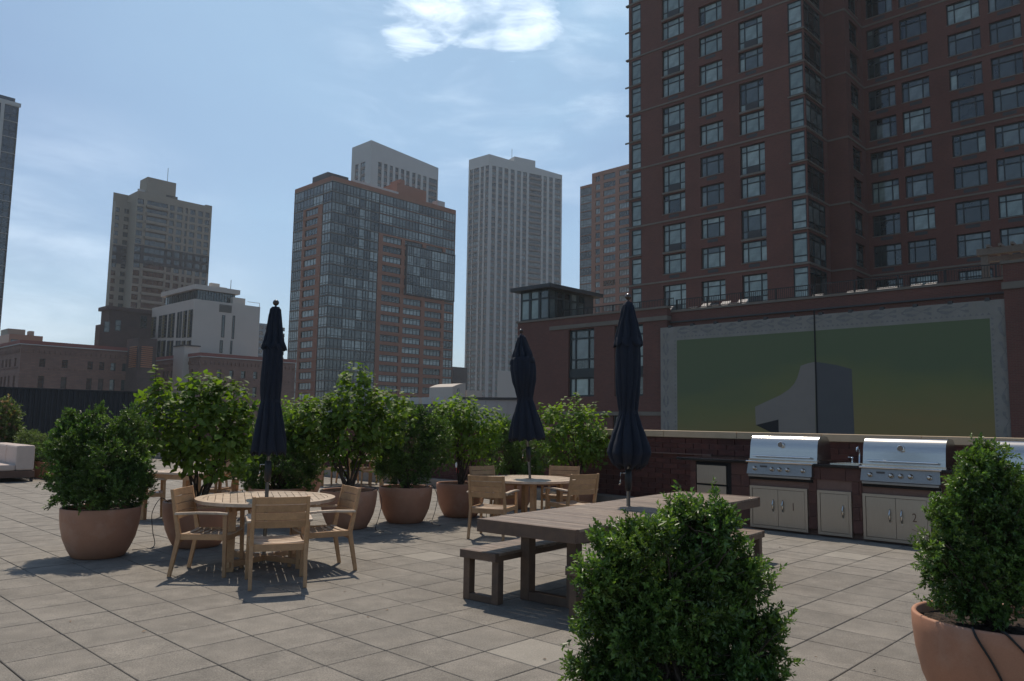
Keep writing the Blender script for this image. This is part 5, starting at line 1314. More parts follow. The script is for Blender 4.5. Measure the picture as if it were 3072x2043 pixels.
    fb = IF.W(sx+.05, zc, .66); fc = root('faucet', 'chrome kitchen tap with two cross handles beside the middle grill', 'tap', fb, IF.a)
    m = MB(); m.tube([(0, 0, 0), (0, 0, .19), (0, -.02, .235), (0, -.06, .255), (0, -.10, .235), (0, -.115, .19)], .013, 10); m.build('spout', 'chrome', fc, smooth=True)
    for s_ in (-1, 1):
        m = MB(); m.lathe([(.022, 0), (.015, .02), (.012, .07), (.018, .08), (.014, .095), (.001, .1)], 12, c=(s_*.11, 0)); m.build('valve', 'chrome', fc, smooth=True)
        m = MB(); m.tube([(s_*.09, 0, .088), (s_*.17, 0, .093)], .008, 8, rs=[.007, .010]); m.build('handle', 'chrome', fc, smooth=True)
    m = MB(); m.box(-.13, .13, -.02, .02, 0, .012); m.build('deck_plate', 'chrome', fc)
    # grills
    def grill(ta, tw, label):
        p = IF.W(ta, 0, 0); g = root('gas_grill', label, 'grill', IF.W(ta, zc-.2, 0), IF.a, 'stainless gas grills')
        z0 = zc-(zc-.2)*0; zb = .2   # local z=0 at zc-.2
        w_ = tw
        # control panel sloping
        m = MB(); m.hexa([(-.0, -.085, -.005), (w_*.95, -.085, -.005), (w_*.95, .05, -.005), (0, .05, -.005), (.01, -.045, .175), (w_*.94, -.045, .175), (w_*.94, .05, .175), (.01, .05, .175)]); m.build('control_panel', 'steel_mid', g, bevel=.004)
        m = MB(); m.box(.02, w_*.93, -.075, .04, -.045, -.012); m.build('drip_tray', 'steel_mid', g, bevel=.003)
        m = MB(); m.box(.01, w_*.94, -.02, .05, -.09, -.046); m.build('shadow_gap', 'black', g)
        m = MB(); m.box(-.012, w_*.965, -.085, .0, .178, .205); m.build('front_lip', 'chrome', g, bevel=.008)
        m = MB(); m.box(.0, w_, .003, .62, .19, .235); m.build('firebox_rim', 'steel', g)
        for k, q in enumerate((.13, .40, .52, .64, .87)):
            x = w_*.95*q; m = MB(); cyl = [(.036, 0), (.036, .006), (.027, .009), (.024, .040), (.017, .048), (.001, .049)]
            ko = m; i0 = len(m.v); seg = 16
            for (r_, h_) in cyl:
                for j in range(seg): a = 2*math.pi*j/seg; m.v.append((r_*math.cos(a), -h_, r_*math.sin(a)))
            for k2 in range(len(cyl)-1):
                for j in range(seg): j2 = (j+1) % seg; m.f.append((k2*seg+j, k2*seg+j2, (k2+1)*seg+j2, (k2+1)*seg+j)); m.m.append(0); m.uv += [(0, 0)]*4
            o = m.build('knob', 'steel', g, (x, -.068, .085), (rad(-12), 0, 0), smooth=True)
        m = MB(); m.box(w_*.20, w_*.30, -.0685, -.06, .11, .135); m.build('name_plate', 'mdark', g)
        # hood: side profile extruded
        prof = [(.02, .235), (.03, .30), (.045, .40), (.055, .47), (.085, .54), (.135, .59), (.20, .612), (.33, .615), (.44, .60), (.52, .54), (.56, .46), (.57, .25)]
        m = MB(); n = len(prof)
        A = [(0.01, y, z) for y, z in prof]; Bq = [(w_-.01, y, z) for y, z in prof]
        for i in range(n-1): m.face([A[i], Bq[i], Bq[i+1], A[i+1]])
        m.face(A[::-1]); m.face(Bq)
        h_ = m.mesh('hood', ['steel']); 
        for pl in h_.polygons: pl.use_smooth = len(pl.vertices) == 4
        ho = put('hood', h_, g)
        import bmesh
        bm = bmesh.new(); bm.from_mesh(h_); bmesh.ops.remove_doubles(bm, verts=bm.verts, dist=1e-5)
        for e in bm.edges:
            if len(e.link_faces) == 2 and (len(e.link_faces[0].verts) > 4 or len(e.link_faces[1].verts) > 4): e.smooth = False
        bm.to_mesh(h_); bm.free()
        m = MB(); m.tube([(w_*.08, -.035, .285), (w_*.92, -.035, .285)], .014, 12); m.tube([(w_*.10, -.035, .285), (w_*.10, .035, .285)], .010, 8); m.tube([(w_*.90, -.035, .285), (w_*.90, .035, .285)], .010, 8); m.build('hood_handle', 'chrome', g, smooth=True)
        m = MB(); seg = 24
        for (r_, q) in ((.046, .05), (.046, .012), (.040, .006), (.001, .0065)):
            for j in range(seg): a = 2*math.pi*j/seg; m.v.append((w_*.48+r_*math.cos(a), q, .47+r_*math.sin(a)))
        for k2 in range(3):
            for j in range(seg): j2 = (j+1) % seg; m.f.append((k2*seg+j, k2*seg+j2, (k2+1)*seg+j2, (k2+1)*seg+j)); m.m.append(1 if k2 == 2 else 0); m.uv += [(0, 0)]*4
        m.build('thermometer', ['chrome', 'mgrey'], g, smooth=False)
        return g
    gx = IF.t(1724*DD, 1060*DD); gw = IF.t(1884*DD, 1060*DD)-gx
    grill(gx, gw*.985, 'stainless gas grill on the left of the counter, above the doors numbered 1')
    gx2 = IF.t(1984*DD, 1065*DD); grill(gx2, gw*.985, 'stainless gas grill in the middle of the counter, glaring in the sun')
    gx3 = IF.t(2288*DD, 1080*DD); grill(gx3, gw*.985, 'stainless gas grill at the right edge, partly hidden by the potted boxwood')
    m = MB(b); tx = X(2142)+.08; m.fbox(IF, tx, tx+.07, .72, .83, -.012, .0); m.build('outlet_cover', 'steel_door', rt)
island()
# small red and white float on the wall behind the shrubs
sg = WF.W(WF.t(1379, 1370), WF.z(1379, 1385), -.06)
so = root('wall_marker', 'small red and white plastic marker hung on the brick wall behind the fifth pot', 'marker', sg, WF.a)
m = MB(); m.lathe([(.001, .14), (.04, .13), (.055, .08), (.055, .05)], 14); m.build('cap', 'red', so, smooth=True)
m = MB(); m.lathe([(.056, .05), (.058, -.10), (.05, -.14)], 14); m.build('body', 'white', so, smooth=True)
m = MB(); m.lathe([(.05, -.14), (.035, -.17), (.03, -.26), (.001, -.30)], 14); m.build('tail', 'red', so, smooth=True)
# ================================================================== PLANTS
def leaf_mesh_np(P, Dv, Nv, ln, wd, fold=.25, shade=None, name='foliage', material='leaf_box', origin=(0, 0, 0)):
    """P base points, Dv leaf direction, Nv normal, per-leaf length & width -> one mesh of folded rhombus leaves"""
    n = len(P); S = np.cross(Dv, Nv); S /= np.linalg.norm(S, axis=1, keepdims=True)+1e-9; Nn = np.cross(S, Dv)
    ln = ln[:, None]; wd = wd[:, None]
    v0 = P; v2 = P+Dv*ln; mid = P+Dv*ln*.5
    v1 = mid-S*wd/2+Nn*wd*fold; v3 = mid+S*wd/2+Nn*wd*fold
    V = np.stack([v0, v1, v2, v3], 1).reshape(-1, 3)-np.array(origin)
    me = bpy.data.meshes.new(name); me.vertices.add(4*n); me.vertices.foreach_set('co', V.ravel())
    k = np.arange(n)*4; T = np.stack([k, k+1, k+2, k, k+2, k+3], 1).reshape(-1)
    me.loops.add(6*n); me.loops.foreach_set('vertex_index', T.astype(np.int32)); me.polygons.add(2*n)
    me.polygons.foreach_set('loop_start', np.arange(0, 6*n, 3, dtype=np.int32)); me.polygons.foreach_set('loop_total', np.full(2*n, 3, dtype=np.int32))
    me.update(calc_edges=True)
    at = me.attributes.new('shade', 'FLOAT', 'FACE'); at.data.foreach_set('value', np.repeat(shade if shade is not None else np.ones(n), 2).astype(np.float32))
    me.materials.append(MT[material]); me.validate(); return me
def unit(a): return a/(np.linalg.norm(a, axis=-1, keepdims=True)+1e-9)
def sprigs(rng, lobes, n, upb=.45, deep=.62, ztrim=None):
    """random sprig roots and axes in the outer shell of the union of ellipsoid lobes"""
    L_ = np.array([l[:6] for l in lobes], float); area = (L_[:, 3]*L_[:, 4]*L_[:, 5])**(2/3); pr_ = area/area.sum()
    P = []; A = []; tot = 0
    while tot < n:
        m_ = n*2; i = rng.choice(len(L_), m_, p=pr_); d = unit(rng.normal(size=(m_, 3))); rr = 1-(1-deep)*rng.random(m_)**1.5
        lump = 1+.10*np.sin(d[:, 0]*7+i*2.1)*np.sin(d[:, 1]*6+i)+.10*np.sin(d[:, 2]*9+i*1.3)+.05*np.sin(d[:, 0]*17+d[:, 1]*13)
        p = L_[i, :3]+d*L_[i, 3:6]*(rr*lump)[:, None]
        keep = np.ones(m_, bool)
        for j in range(len(L_)):
            q = np.linalg.norm((p-L_[j, :3])/L_[j, 3:6], axis=1); keep &= ~((q < deep-.02) & (i != j))
        if ztrim is not None: keep &= p[:, 2] > ztrim+rng.normal(size=m_)*.015
        nrm = unit(d/L_[i, 3:6]); ax_ = unit(nrm*.8+np.array([0, 0, upb])+rng.normal(size=(m_, 3))*.35)
        P.append(p[keep]); A.append(ax_[keep]); tot += keep.sum()
    return np.concatenate(P)[:n], np.concatenate(A)[:n]
def lumpy(lobes, rng, k=9, lo=.20, hi=.38, shrink=.86, out_=.84, only_up=False):
    o = []
    for l_ in lobes:
        o.append((l_[0], l_[1], l_[2], l_[3]*shrink, l_[4]*shrink, l_[5]*shrink))
        for _ in range(k):
            d = unit(rng.normal(size=3)); 
            if only_up: d[2] = abs(d[2])
            s_ = rng.uniform(lo, hi)*min(l_[3], l_[5]); e = out_*rng.uniform(.9, 1.12)
            o.append((l_[0]+d[0]*l_[3]*e, l_[1]+d[1]*l_[4]*e, l_[2]+d[2]*l_[5]*e, s_, s_, s_*rng.uniform(.9, 1.5)))
    return o
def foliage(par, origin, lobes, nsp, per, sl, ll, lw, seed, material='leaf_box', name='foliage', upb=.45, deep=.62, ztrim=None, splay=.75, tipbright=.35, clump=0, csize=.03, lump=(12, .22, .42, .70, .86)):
    rng = np.random.default_rng(seed)
    if clump:
        lobes = lumpy(lobes, rng, *lump); nc = nsp//clump; C, CA = sprigs(rng, lobes, nc, upb, deep, ztrim); i = np.repeat(np.arange(nc), clump); m_ = len(i)
        P = C[i]+rng.normal(size=(m_, 3))*csize; A = unit(CA[i]+rng.normal(size=(m_, 3))*.38)
    else: P, A = sprigs(rng, lobes, nsp, upb, deep, ztrim)
    n = len(P); sl_ = sl*(.6+.8*rng.random(n)); a1_ = unit(np.cross(A, rng.normal(size=(n, 3)))); a2_ = np.cross(A, a1_)
    base, dr, nr, l_, w_, sh = [], [], [], [], [], []
    spn = .8+.4*rng.random(n)
    if clump: spn = (spn*(.62+.76*rng.random(len(C)))[i])
    dead = rng.random(n) < .012; spn = np.where(dead, spn*.45, spn) 
    for k in range(per):
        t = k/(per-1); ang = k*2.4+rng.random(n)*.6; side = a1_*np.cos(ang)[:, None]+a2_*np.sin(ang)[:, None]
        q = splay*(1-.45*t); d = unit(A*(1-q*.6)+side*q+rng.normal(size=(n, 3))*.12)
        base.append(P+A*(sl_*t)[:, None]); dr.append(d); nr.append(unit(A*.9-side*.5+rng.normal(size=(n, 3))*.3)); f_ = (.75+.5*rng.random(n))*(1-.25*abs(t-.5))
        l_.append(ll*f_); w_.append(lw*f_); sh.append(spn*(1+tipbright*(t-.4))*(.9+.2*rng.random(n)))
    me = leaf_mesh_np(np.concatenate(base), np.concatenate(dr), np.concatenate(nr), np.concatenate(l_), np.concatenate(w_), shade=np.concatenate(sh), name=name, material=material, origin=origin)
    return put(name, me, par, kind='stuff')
def stems(par, origin, base, tips, r0, seed, name='stem', joined=True, wob=.05, material='bark'):
    rr = random.Random(seed); o = Vector(origin)
    m = MB(origin)
    for tpt in tips:
        a = Vector(base)+Vector((rr.uniform(-.04, .04), rr.uniform(-.04, .04), 0)); b = Vector(tpt); n = 6; pts = []
        for k in range(n+1):
            t = k/n; p = a.lerp(b, t); p = p+Vector((rr.uniform(-1, 1), rr.uniform(-1, 1), 0))*wob*math.sin(math.pi*t)+Vector((0, 0, .08*math.sin(math.pi*t)))*(b-a).length; pts.append(p)
        if not joined: m = MB(origin)
        m.tube(pts, r0, 6, rs=[r0*(1-.72*k/n) for k in range(n+1)])
        for q in range(3):
            k = rr.randint(2, n-1); e = pts[k]+Vector((rr.uniform(-1, 1), rr.uniform(-1, 1), rr.uniform(.3, 1)))*.16; m.tube([pts[k], (pts[k]+e)/2+Vector((0, 0, .01)), e], r0*.4, 5, rs=[r0*.45, r0*.3, r0*.15])
        if not joined: m.build(name, material, par, smooth=True)
    if joined: m.build(name, material, par, smooth=True)
POTR, POTH = .43, .57
def pot_parts(par, R_=POTR, H=POTH, rim=.028):
    k = R_/.43
    prof = [(.255, 0), (.285, .012), (.335, .10), (.385, .22), (.415, .36), (.428, .48), (.43, H-.01), (.425, H), (.43-rim+.004, H), (.43-rim, H-.01), (.43-rim-.01, H-.16)]
    m = MB(); m.lathe([(r_*k, z) for r_, z in prof], 56); m.build('pot', 'terra', par, smooth=True)
    m = MB(); rr = random.Random(4); seg = 40; rings = 7; m.v.append((0, 0, H-.05))
    for i in range(1, rings+1):
        for j in range(seg): a = 2*math.pi*j/seg; r_ = (.43-rim-.004)*k*i/rings; m.v.append((r_*math.cos(a), r_*math.sin(a), H-.06+rr.uniform(-.012, .014)))
    for j in range(seg): m.f.append((0, 1+j, 1+(j+1) % seg)); m.m.append(0); m.uv += [(0, 0)]*3
    for i in range(rings-1):
        for j in range(seg): j2 = (j+1) % seg; m.f.append((1+i*seg+j, 1+(i+1)*seg+j, 1+(i+1)*seg+j2, 1+i*seg+j2)); m.m.append(0); m.uv += [(0, 0)]*4
    m.build('soil', 'soil', par)
def potpos(x, y, R_=.27):                       # pixel of the front foot of the pot -> its centre
    g = G(x, y); d = Vector((g.x, g.y, 0)).normalized(); return Vector((g.x, g.y, 0))+d*R_
def lobes_px(Y, lst):
    """(x, y, rx_px, rz_px, depth offset) in photo display pixels at depth Y -> ellipsoids"""
    o = []
    for x, y, rx, rz, dy in lst:
        Yd = Y+dy; p = onY(x, y, Yd); s_ = Yd*DD/FPX; o.append((p.x, p.y, p.z, rx*s_, (rx+rz)/2*s_*.95, rz*s_))
    return o
gb = 'boxwood bushes in terracotta pots'
def boxwood(pc, lst, nsp, seed, label, per=11, sl=.055, ll=.024, lw=.012, pot=True, ztrim=None, dens=1.0, deep=.62, clump=6, csize=.028, **kw):
    p = root('potted_boxwood', label, 'potted bush', (pc.x, pc.y, 0), 0, gb)
    if pot: pot_parts(p)
    lb = lobes_px(pc.y, lst); o = (pc.x, pc.y, 0)
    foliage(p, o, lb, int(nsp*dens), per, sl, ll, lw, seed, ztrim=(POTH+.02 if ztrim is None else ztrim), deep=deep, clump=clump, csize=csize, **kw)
    rr = random.Random(seed); tips = []
    for l_ in lb:
        for _ in range(5): 
            a, e = rr.uniform(0, 6.28), rr.uniform(.1, 1.3); tips.append((l_[0]+l_[3]*.75*math.cos(a)*math.cos(e), l_[1]+l_[4]*.75*math.sin(a)*math.cos(e), max(l_[2]+l_[5]*.7*math.sin(e), POTH+.12)))
    rr.shuffle(tips); stems(p, o, (pc.x, pc.y, POTH-.07), tips[:46], .009, seed)
    return p
P1 = potpos(225, 1289)
boxwood(P1, [(232, 1060, 108, 95, 0), (175, 1035, 50, 55, -.1), (295, 1040, 50, 60, 0), (225, 985, 42, 36, 0), (240, 1115, 105, 55, -.05), (178, 1120, 55, 45, 0), (290, 1110, 55, 50, .1), (165, 975, 22, 30, 0), (300, 985, 35, 35, .1)], 7200, 21, 'round dark boxwood bush in the leftmost terracotta pot', per=11, ll=.030, lw=.016, sl=.06)
P4 = potpos(932, 1207)
boxwood(P4, [(942, 1030, 78, 72, 0), (905, 1060, 42, 45, 0), (990, 1040, 38, 50, 0), (950, 980, 38, 32, 0), (930, 1085, 70, 34, 0)], 5200, 22, 'dark boxwood bush in the middle terracotta pot, fourth from the left', per=9, ll=.032, lw=.018, sl=.06)
PB = Vector((onY(640, 1100, 12.2).x, 12.2, 0))
boxwood(PB, [(640, 1050, 95, 78, 0), (690, 1010, 45, 60, 0), (585, 1060, 45, 60, 0), (650, 985, 50, 40, 0), (610, 1100, 60, 35, 0), (690, 1090, 45, 40, 0)], 5600, 23, 'dark boxwood bush behind the first umbrella, its pot hidden by the left round table', per=9, ll=.032, lw=.018, ztrim=.42)
PC = Vector((onY(1180, 1080, 15.0).x, 15.0, 0))
boxwood(PC, [(1165, 1045, 60, 62, 0), (1215, 1060, 45, 55, 0), (1150, 1000, 35, 40, 0), (1190, 1095, 55, 40, 0)], 3600, 24, 'boxwood bush behind the middle umbrella pole, its pot hidden by the far round table', per=9, ll=.034, lw=.018)
PR = potpos(2270, 1612, .24); PR.x += .02
PR = Vector((onY(2296, 1500, 4.55).x, 4.55, 0))
boxwood(PR, [(2280, 1072, 36, 34, 0), (2262, 1095, 48, 40, 0), (2225, 1130, 36, 34, -.05), (2300, 1120, 44, 44, 0), (2215, 1185, 54, 42, 0), (2290, 1180, 62, 54, 0), (2340, 1150, 36, 46, .1), (2165, 1255, 40, 32, -.1), (2230, 1265, 76, 52, 0), (2325, 1260, 60, 60, 0), (2370, 1240, 44, 60, .1), (2165, 1320, 38, 30, 0), (2240, 1335, 76, 44, 0), (2330, 1340, 80, 48, 0), (2205, 1375, 50, 30, 0), (2280, 1395, 80, 34, 0)], 6000, 25,
        'tall conical boxwood in the terracotta pot cropped by the right edge', per=10, ll=.026, lw=.0125, sl=.05, deep=.58, ztrim=.53, clump=7, csize=.024, splay=.85, tipbright=.6)
PF_ = Vector((onY(1575, 1500, 3.35).x, 3.35, 0))
boxwood(PF_, [(1620, 1186, 48, 34, .05), (1560, 1200, 38, 28, .05), (1655, 1212, 26, 26, 0), (1500, 1245, 46, 32, -.1), (1455, 1260, 44, 36, -.05), (1395, 1255, 24, 26, 0), (1580, 1230, 60, 42, .1), (1385, 1340, 50, 46, -.05), (1450, 1340, 60, 50, 0), (1540, 1330, 60, 50, 0), (1660, 1275, 42, 32, .1), (1605, 1320, 62, 44, 0),
        (1735, 1350, 40, 34, 0), (1700, 1330, 46, 40, .1), (1790, 1425, 24, 20, 0), (1585, 1420, 90, 60, -.1), (1390, 1430, 56, 56, 0), (1470, 1460, 76, 60, -.05), (1770, 1445, 34, 22, .05), (1710, 1440, 42, 34, .05), (1750, 1510, 52, 36, 0), (1650, 1500, 76, 56, 0), (1375, 1540, 62, 46, 0), (1480, 1560, 80, 50, 0), (1620, 1590, 110, 50, 0), (1740, 1570, 60, 40, 0)],
        5900, 26, 'large green boxwood bush in the foreground, cropped by the bottom edge', per=10, ll=.026, lw=.0125, sl=.05, deep=.62, ztrim=.50, clump=7, csize=.022, splay=.85, tipbright=.6)
# ---- broad leaved shrubs
def big_leaf():
    out = []
    for v in range(3):
        rr = random.Random(v); m = MB(); w_, l_ = .30+.04*v, 1.0; cup = .10+.05*v; dr = -.18-.06*v
        mid = [(0, 0, 0), (0, .35, .02), (0, .70, dr*.45), (0, l_, dr)]
        for s_ in (-1, 1):
            a = (s_*w_, .28, cup*w_*2); b = (s_*w_*.92, .58, cup*w_*1.4+dr*.3)
            m.face([mid[0], a, mid[1]] if s_ > 0 else [mid[0], mid[1], a]); m.face([mid[1], a, b, mid[2]] if s_ > 0 else [mid[1], mid[2], b, a]); m.face([mid[2], b, mid[3]] if s_ > 0 else [mid[2], mid[3], b])
        me = m.mesh('leaf', ['leaf_big']); at = me.attributes.new('shade', 'FLOAT', 'FACE'); at.data.foreach_set('value', [1.0]*len(me.polygons)); out.append(me)
    return out
BL = big_leaf(); BLv = []
for me in BL:
    BLv.append((np.array([v.co[:] for v in me.vertices]), [tuple(p.vertices) for p in me.polygons]))
gs = 'broad leaved shrubs in terracotta pots'
def broad_shrub(pc, lst, n, seed, label, size=.085, pot=True, stems_n=9, stem_z=None, ztrim=.62, group=gs, material='leaf_big', sprouts=()):
    p = root('potted_shrub', label, 'potted shrub', (pc.x, pc.y, 0), 0, group)
    if pot: pot_parts(p)
    o = np.array([pc.x, pc.y, 0]); rng = np.random.default_rng(seed); lb = lobes_px(pc.y, lst)
    P, A = sprigs(rng, lb, n//5, .55, .45, ztrim)
    pts, dirs, nr = [], [], []
    for k in range(5):
        ang = k*2.4+rng.random(len(P)); a1_ = unit(np.cross(A, np.array([.3, .2, 1.]))); a2_ = np.cross(A, a1_); side = a1_*np.cos(ang)[:, None]+a2_*np.sin(ang)[:, None]
        pts.append(P+A*(.035*k)+side*.015); d = unit(side*.9+A*.35+np.array([0, 0, -.18])+rng.normal(size=A.shape)*.2); dirs.append(d)
        nr.append(unit(np.array([0, 0, 1.0])+A*.35+rng.normal(size=A.shape)*.42))
    for (x, y, hgt) in sprouts:
        b_ = onY(x, y, pc.y); q = np.linspace(0, 1, 16)[:, None]; base_ = np.array([b_.x, b_.y, b_.z-hgt])+q*np.array([0, 0, hgt])+rng.normal(size=(16, 3))*.012
        pts.append(base_); ang = np.arange(16)*2.4; d = unit(np.stack([np.cos(ang), np.sin(ang), .25+0*ang], 1)); dirs.append(d); nr.append(unit(np.array([0, 0, 1.])+rng.normal(size=(16, 3))*.3))
    P, D2, N2 = np.concatenate(pts), unit(np.concatenate(dirs)), np.concatenate(nr)
    S = unit(np.cross(D2, N2)); N2 = np.cross(S, D2); sz = size*(.65+.6*rng.random(len(P)))
    dist = np.linalg.norm(P-np.array([0, 0, EYE]), axis=1); order = np.argsort(dist-sz*6)
    for r_, i in enumerate(order[:300]):
        M = Matrix(((S[i][0]*sz[i], D2[i][0]*sz[i], N2[i][0]*sz[i], P[i][0]-o[0]), (S[i][1]*sz[i], D2[i][1]*sz[i], N2[i][1]*sz[i], P[i][1]-o[1]), (S[i][2]*sz[i], D2[i][2]*sz[i], N2[i][2]*sz[i], P[i][2]), (0, 0, 0, 1)))
        ob = put('leaf', BL[i % 3], p); ob.matrix_local = M
    rest = order[300:]; V, F_, sh = [], [], []; off = 0
    for v in range(3):
        idx = rest[rest % 3 == v]; bv, bf = BLv[v]
        for i in idx:
            q = (S[i][None]*bv[:, :1]+D2[i][None]*bv[:, 1:2]+N2[i][None]*bv[:, 2:3])*sz[i]+P[i]-o
            V.append(q); F_ += [tuple(off+k for k in f_) for f_ in bf]; off += len(bv); s_ = rng.uniform(.72, 1.28); sh += [s_]*len(bf)
    me = bpy.data.meshes.new('leaf'); me.from_pydata(np.concatenate(V).tolist(), [], F_); at = me.attributes.new('shade', 'FLOAT', 'FACE'); at.data.foreach_set('value', sh); me.materials.append(MT[material])
    put('leaf', me, p, kind='stuff')
    rr = random.Random(seed); tips = []
    for l_ in lb:
        for _ in range(2): tips.append((l_[0]+rr.uniform(-.6, .6)*l_[3], l_[1]+rr.uniform(-.5, .5)*l_[4], l_[2]+rr.uniform(0, .6)*l_[5]))
    rr.shuffle(tips); zb = POTH-.07 if pot or stem_z is None else stem_z
    stems(p, tuple(o), (pc.x, pc.y, zb), tips[:stems_n], .017, seed, joined=False, wob=.06)
    for (x, y, hgt) in sprouts:
        b_ = onY(x, y, pc.y); m = MB(tuple(o)); m.tube([(b_.x, b_.y, b_.z-hgt-.15), (b_.x, b_.y, b_.z)], .005, 5, rs=[.007, .003]); m.build('stem', 'bark', p)
    return p
P2 = potpos(452, 1264); P3 = potpos(800, 1221); P5 = potpos(1060, 1193)
broad_shrub(P2, [(435, 960, 95, 45, 0), (370, 925, 48, 35, 0), (520, 930, 60, 42, .1), (450, 1010, 115, 55, 0), (560, 985, 45, 50, .1), (390, 985, 50, 45, -.1), (500, 1050, 85, 40, 0), (470, 900, 50, 24, 0)], 2600, 31,
            'broad leaved shrub with a long upright shoot in the second terracotta pot from the left', .10, stems_n=11, ztrim=.95, sprouts=((360, 842, .38), (540, 878, .15), (455, 890, .1)))
broad_shrub(P3, [(820, 880, 30, 28, 0), (815, 945, 62, 48, 0), (740, 955, 60, 38, 0), (890, 940, 55, 35, 0), (800, 1000, 85, 50, 0), (720, 1000, 50, 45, 0), (880, 985, 50, 40, 0), (810, 1045, 70, 28, 0)], 3100, 32,
            'tall broad leaved shrub with a peaked top in the third terracotta pot', .095, stems_n=12, ztrim=.88, sprouts=((930, 915, .15), (800, 855, .1)))
broad_shrub(P5, [(1060, 960, 58, 38, 0), (1030, 975, 38, 35, 0), (1105, 985, 45, 42, .1), (1065, 1010, 70, 40, 0), (1075, 1040, 60, 25, 0)], 2100, 33,
            'rounded broad leaved shrub in the fifth terracotta pot, left of the middle umbrella', .09, stems_n=9, ztrim=.85)
P6 = Vector((onY(1330, 1100, 15.6).x, 15.6, 0))
broad_shrub(P6, [(1310, 965, 52, 32, 0), (1350, 985, 45, 45, 0), (1270, 990, 35, 45, 0), (1320, 1020, 75, 50, 0), (1290, 1050, 45, 35, 0), (1365, 1040, 32, 40, 0)], 2300, 34,
            'broad leaved shrub between the two right umbrellas, its pot hidden by the far round table', .095, stems_n=8, ztrim=.8, sprouts=((1327, 905, .22), (1245, 930, .2), (1395, 950, .12)))
P7 = Vector((onY(700, 1000, 16.5).x, 16.5, 0))
broad_shrub(P7, [(690, 960, 52, 35, 0), (660, 990, 30, 45, 0), (720, 1000, 45, 40, 0)], 1300, 35, 'broad leaved shrub just right of the first umbrella, behind the row of pots', .09, stems_n=5, ztrim=.8)
# far left planting
fl = W(6.6, -22.5)
sh = root('flowering_shrub', 'leafy shrub with pinkish flower heads cropped by the left edge, behind the sofa', 'shrub', (fl.x, fl.y, 0))
lb = lobes_px(21.5, [(5, 965, 30, 40, 0), (-10, 1000, 45, 45, 0), (15, 1010, 25, 30, 0)])
foliage(sh, (fl.x, fl.y, 0), lb, 900, 9, .12, .085, .045, 41, 'leaf_lime', upb=.6)
foliage(sh, (fl.x, fl.y, 0), [(a, b-.1, c+.03, d*1.02, e*1.02, f*1.02) for a, b, c, d, e, f in lb], 170, 9, .05, .07, .05, 42, 'leaf_rose', name='flower_head', upb=.9, deep=.93, splay=1.0)
stems(sh, (fl.x, fl.y, 0), (onY(5, 1000, 21.5).x, 21.5, 0), [(l_[0], l_[1], l_[2]) for l_ in lb]*2, .015, 9)
gl = root('low_shrub', 'low grey green shrub in the planter behind the sofa, left of the first pot', 'shrub', (PLB.x, PLB.y+1, .4))
lb = lobes_px(PLB.y+.9, [(95, 1035, 38, 28, 0), (70, 1015, 28, 20, .2), (120, 1050, 28, 35, 0), (60, 1045, 30, 30, .2), (120, 1030, 25, 20, 0)])
foliage(gl, (PLB.x, PLB.y+1, .4), lb, 1500, 9, .09, .055, .022, 43, 'leaf_lime', upb=.6); stems(gl, (PLB.x, PLB.y+1, .4), (PLB.x, PLB.y+.8, .42), [(l_[0], l_[1], l_[2]) for l_ in lb], .012, 12)
gy = root('trailing_plant', 'small yellow green plant at the foot of the planter beside the leftmost bush', 'plant', (PLB.x+.45, PLB.y-.1, 0))
foliage(gy, (PLB.x+.45, PLB.y-.1, 0), [(PLB.x+.45, PLB.y-.1, .12, .2, .2, .16)], 90, 8, .06, .06, .025, 44, 'leaf_big', upb=.6)
# ---- dry leaves blown on the paving
def litter():
    rng = np.random.default_rng(77); pts = []
    for pc in (P1, P2, P3, P4, P5, PR, PF_, P6):
        n = 12; a = rng.random(n)*6.283; r_ = .35+.75*rng.random(n)**1.5; pts.append(np.stack([pc.x+r_*np.cos(a), pc.y+r_*np.sin(a), .004+.004*rng.random(n)], 1))
    a = np.stack([rng.uniform(-4, 4, 30), rng.uniform(3.5, 13, 30), np.full(30, .005)], 1); pts.append(a)
    P = np.concatenate(pts); n = len(P); th = rng.random(n)*6.283; D_2 = unit(np.stack([np.cos(th), np.sin(th), rng.normal(size=n)*.12], 1)); Nn = unit(np.array([0, 0, 1.])+rng.normal(size=(n, 3))*.2)
    me = leaf_mesh_np(P, D_2, Nn, .022+.022*rng.random(n), .012+.012*rng.random(n), fold=.2, shade=.7+.8*rng.random(n), name='fallen_leaves', material='leaf_dry')
    put('fallen_leaves', me, kind='stuff', label='small dry leaves scattered on the terrace paving near the pots', cat='leaves')
litter()
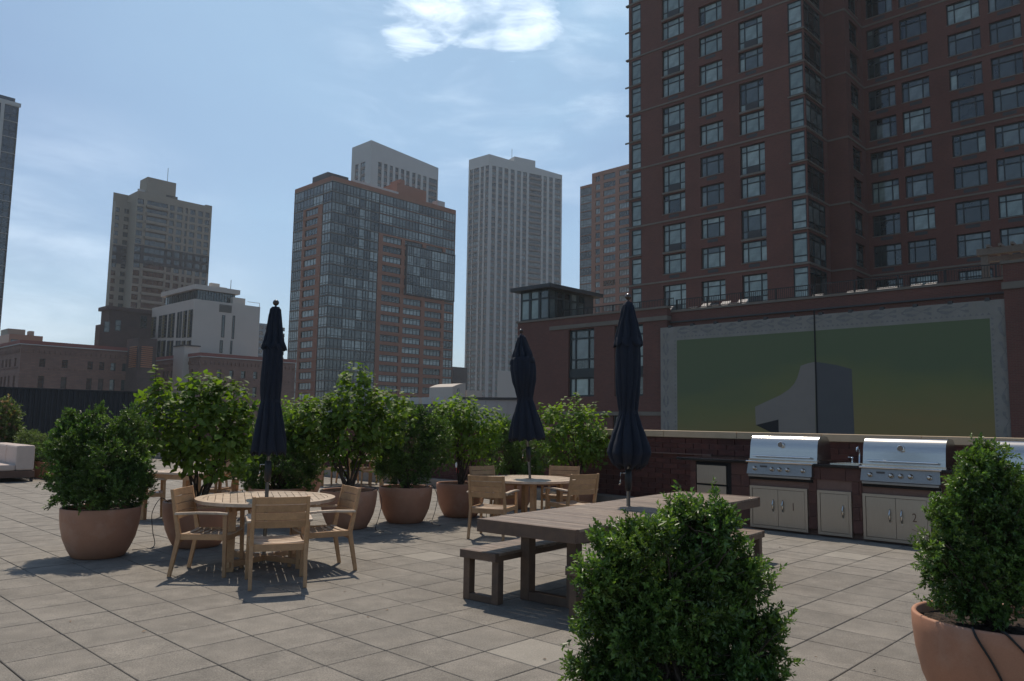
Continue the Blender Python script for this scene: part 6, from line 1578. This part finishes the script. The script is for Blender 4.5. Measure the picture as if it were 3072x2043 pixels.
# ---- drip hoses at the pots
def hose(pts, label, hr=.005):
    m = MB(pts[0]); n = len(pts); P = [Vector(p) for p in pts]; Q = []
    for i in range(n-1):
        p0, p1, p2, p3 = P[max(i-1, 0)], P[i], P[i+1], P[min(i+2, n-1)]
        for k in range(8):
            t = k/8; Q.append(.5*((2*p1)+(-p0+p2)*t+(2*p0-5*p1+4*p2-p3)*t*t+(-p0+3*p1-3*p2+p3)*t**3))
    Q.append(P[-1]); m.tube(Q, hr, 6); o = m.build('drip_hose', 'wire', None, Vector(pts[0]), smooth=True, label=label, cat='hose', group='black drip hoses at the pots'); return o
def on_pot(pc, a, z, g=.006):      # point just outside the pot wall
    prof = [(.255, 0), (.335, .10), (.385, .22), (.415, .36), (.43, .5), (.43, .57)]
    for (r0, z0), (r1, z1) in zip(prof[:-1], prof[1:]):
        if z0 <= z <= z1: r_ = r0+(r1-r0)*(z-z0)/(z1-z0); break
    else: r_ = .43
    return (pc.x+(r_+g)*math.cos(a), pc.y+(r_+g)*math.sin(a), z)
a0 = math.atan2(-PR.y, -PR.x)
hose([on_pot(PR, a0-.28, .54, -.05), on_pot(PR, a0-.26, .578, -.012)]+[on_pot(PR, a0+q, z, .010) for q, z in ((-.20, .53), (-.06, .42), (.06, .3), (.13, .18), (.16, .05))], 'left black drip hose hanging down the pot at the right edge', .0065)
hose([on_pot(PR, a0+.05, .54, -.05), on_pot(PR, a0+.08, .578, -.012)]+[on_pot(PR, a0+q, z, .010) for q, z in ((.18, .54), (.36, .44), (.40, .3), (.32, .18), (.24, .05))], 'right black drip hose curving down the pot at the right edge', .0065)
for pc, s_, lab in ((P2, -1, 'black drip hose looping from the second pot to the floor'), (P3, 1, 'black drip hose beside the third pot'), (P4, 1, 'black drip hose arching beside the fourth pot'), (P5, 1, 'black drip hose beside the fifth pot')):
    x, y = pc.x, pc.y
    hose([(x+s_*.36, y-.1, .56), (x+s_*.445, y-.12, .60), (x+s_*.53, y-.14, .42), (x+s_*.50, y-.16, .2), (x+s_*.46, y-.2, .01), (x+s_*.62, y-.42, .006)], lab)

# ================================================================== HAZE
hz = MB(); hz.box(-1510, 1510, -310, 2210, GZ-1.5, 165)
hm = bpy.data.materials.new('thin summer haze'); hm.use_nodes = True; hn = hm.node_tree.nodes; hn.clear()
ho = hn.new('ShaderNodeOutputMaterial'); hv = hn.new('ShaderNodeVolumePrincipled'); hv.inputs['Density'].default_value = HAZE; hv.inputs['Color'].default_value = (.86, .92, 1, 1); hv.inputs['Anisotropy'].default_value = .3
hm.node_tree.links.new(hv.outputs[0], ho.inputs['Volume'])
hz.build('haze', [hm], kind='stuff')
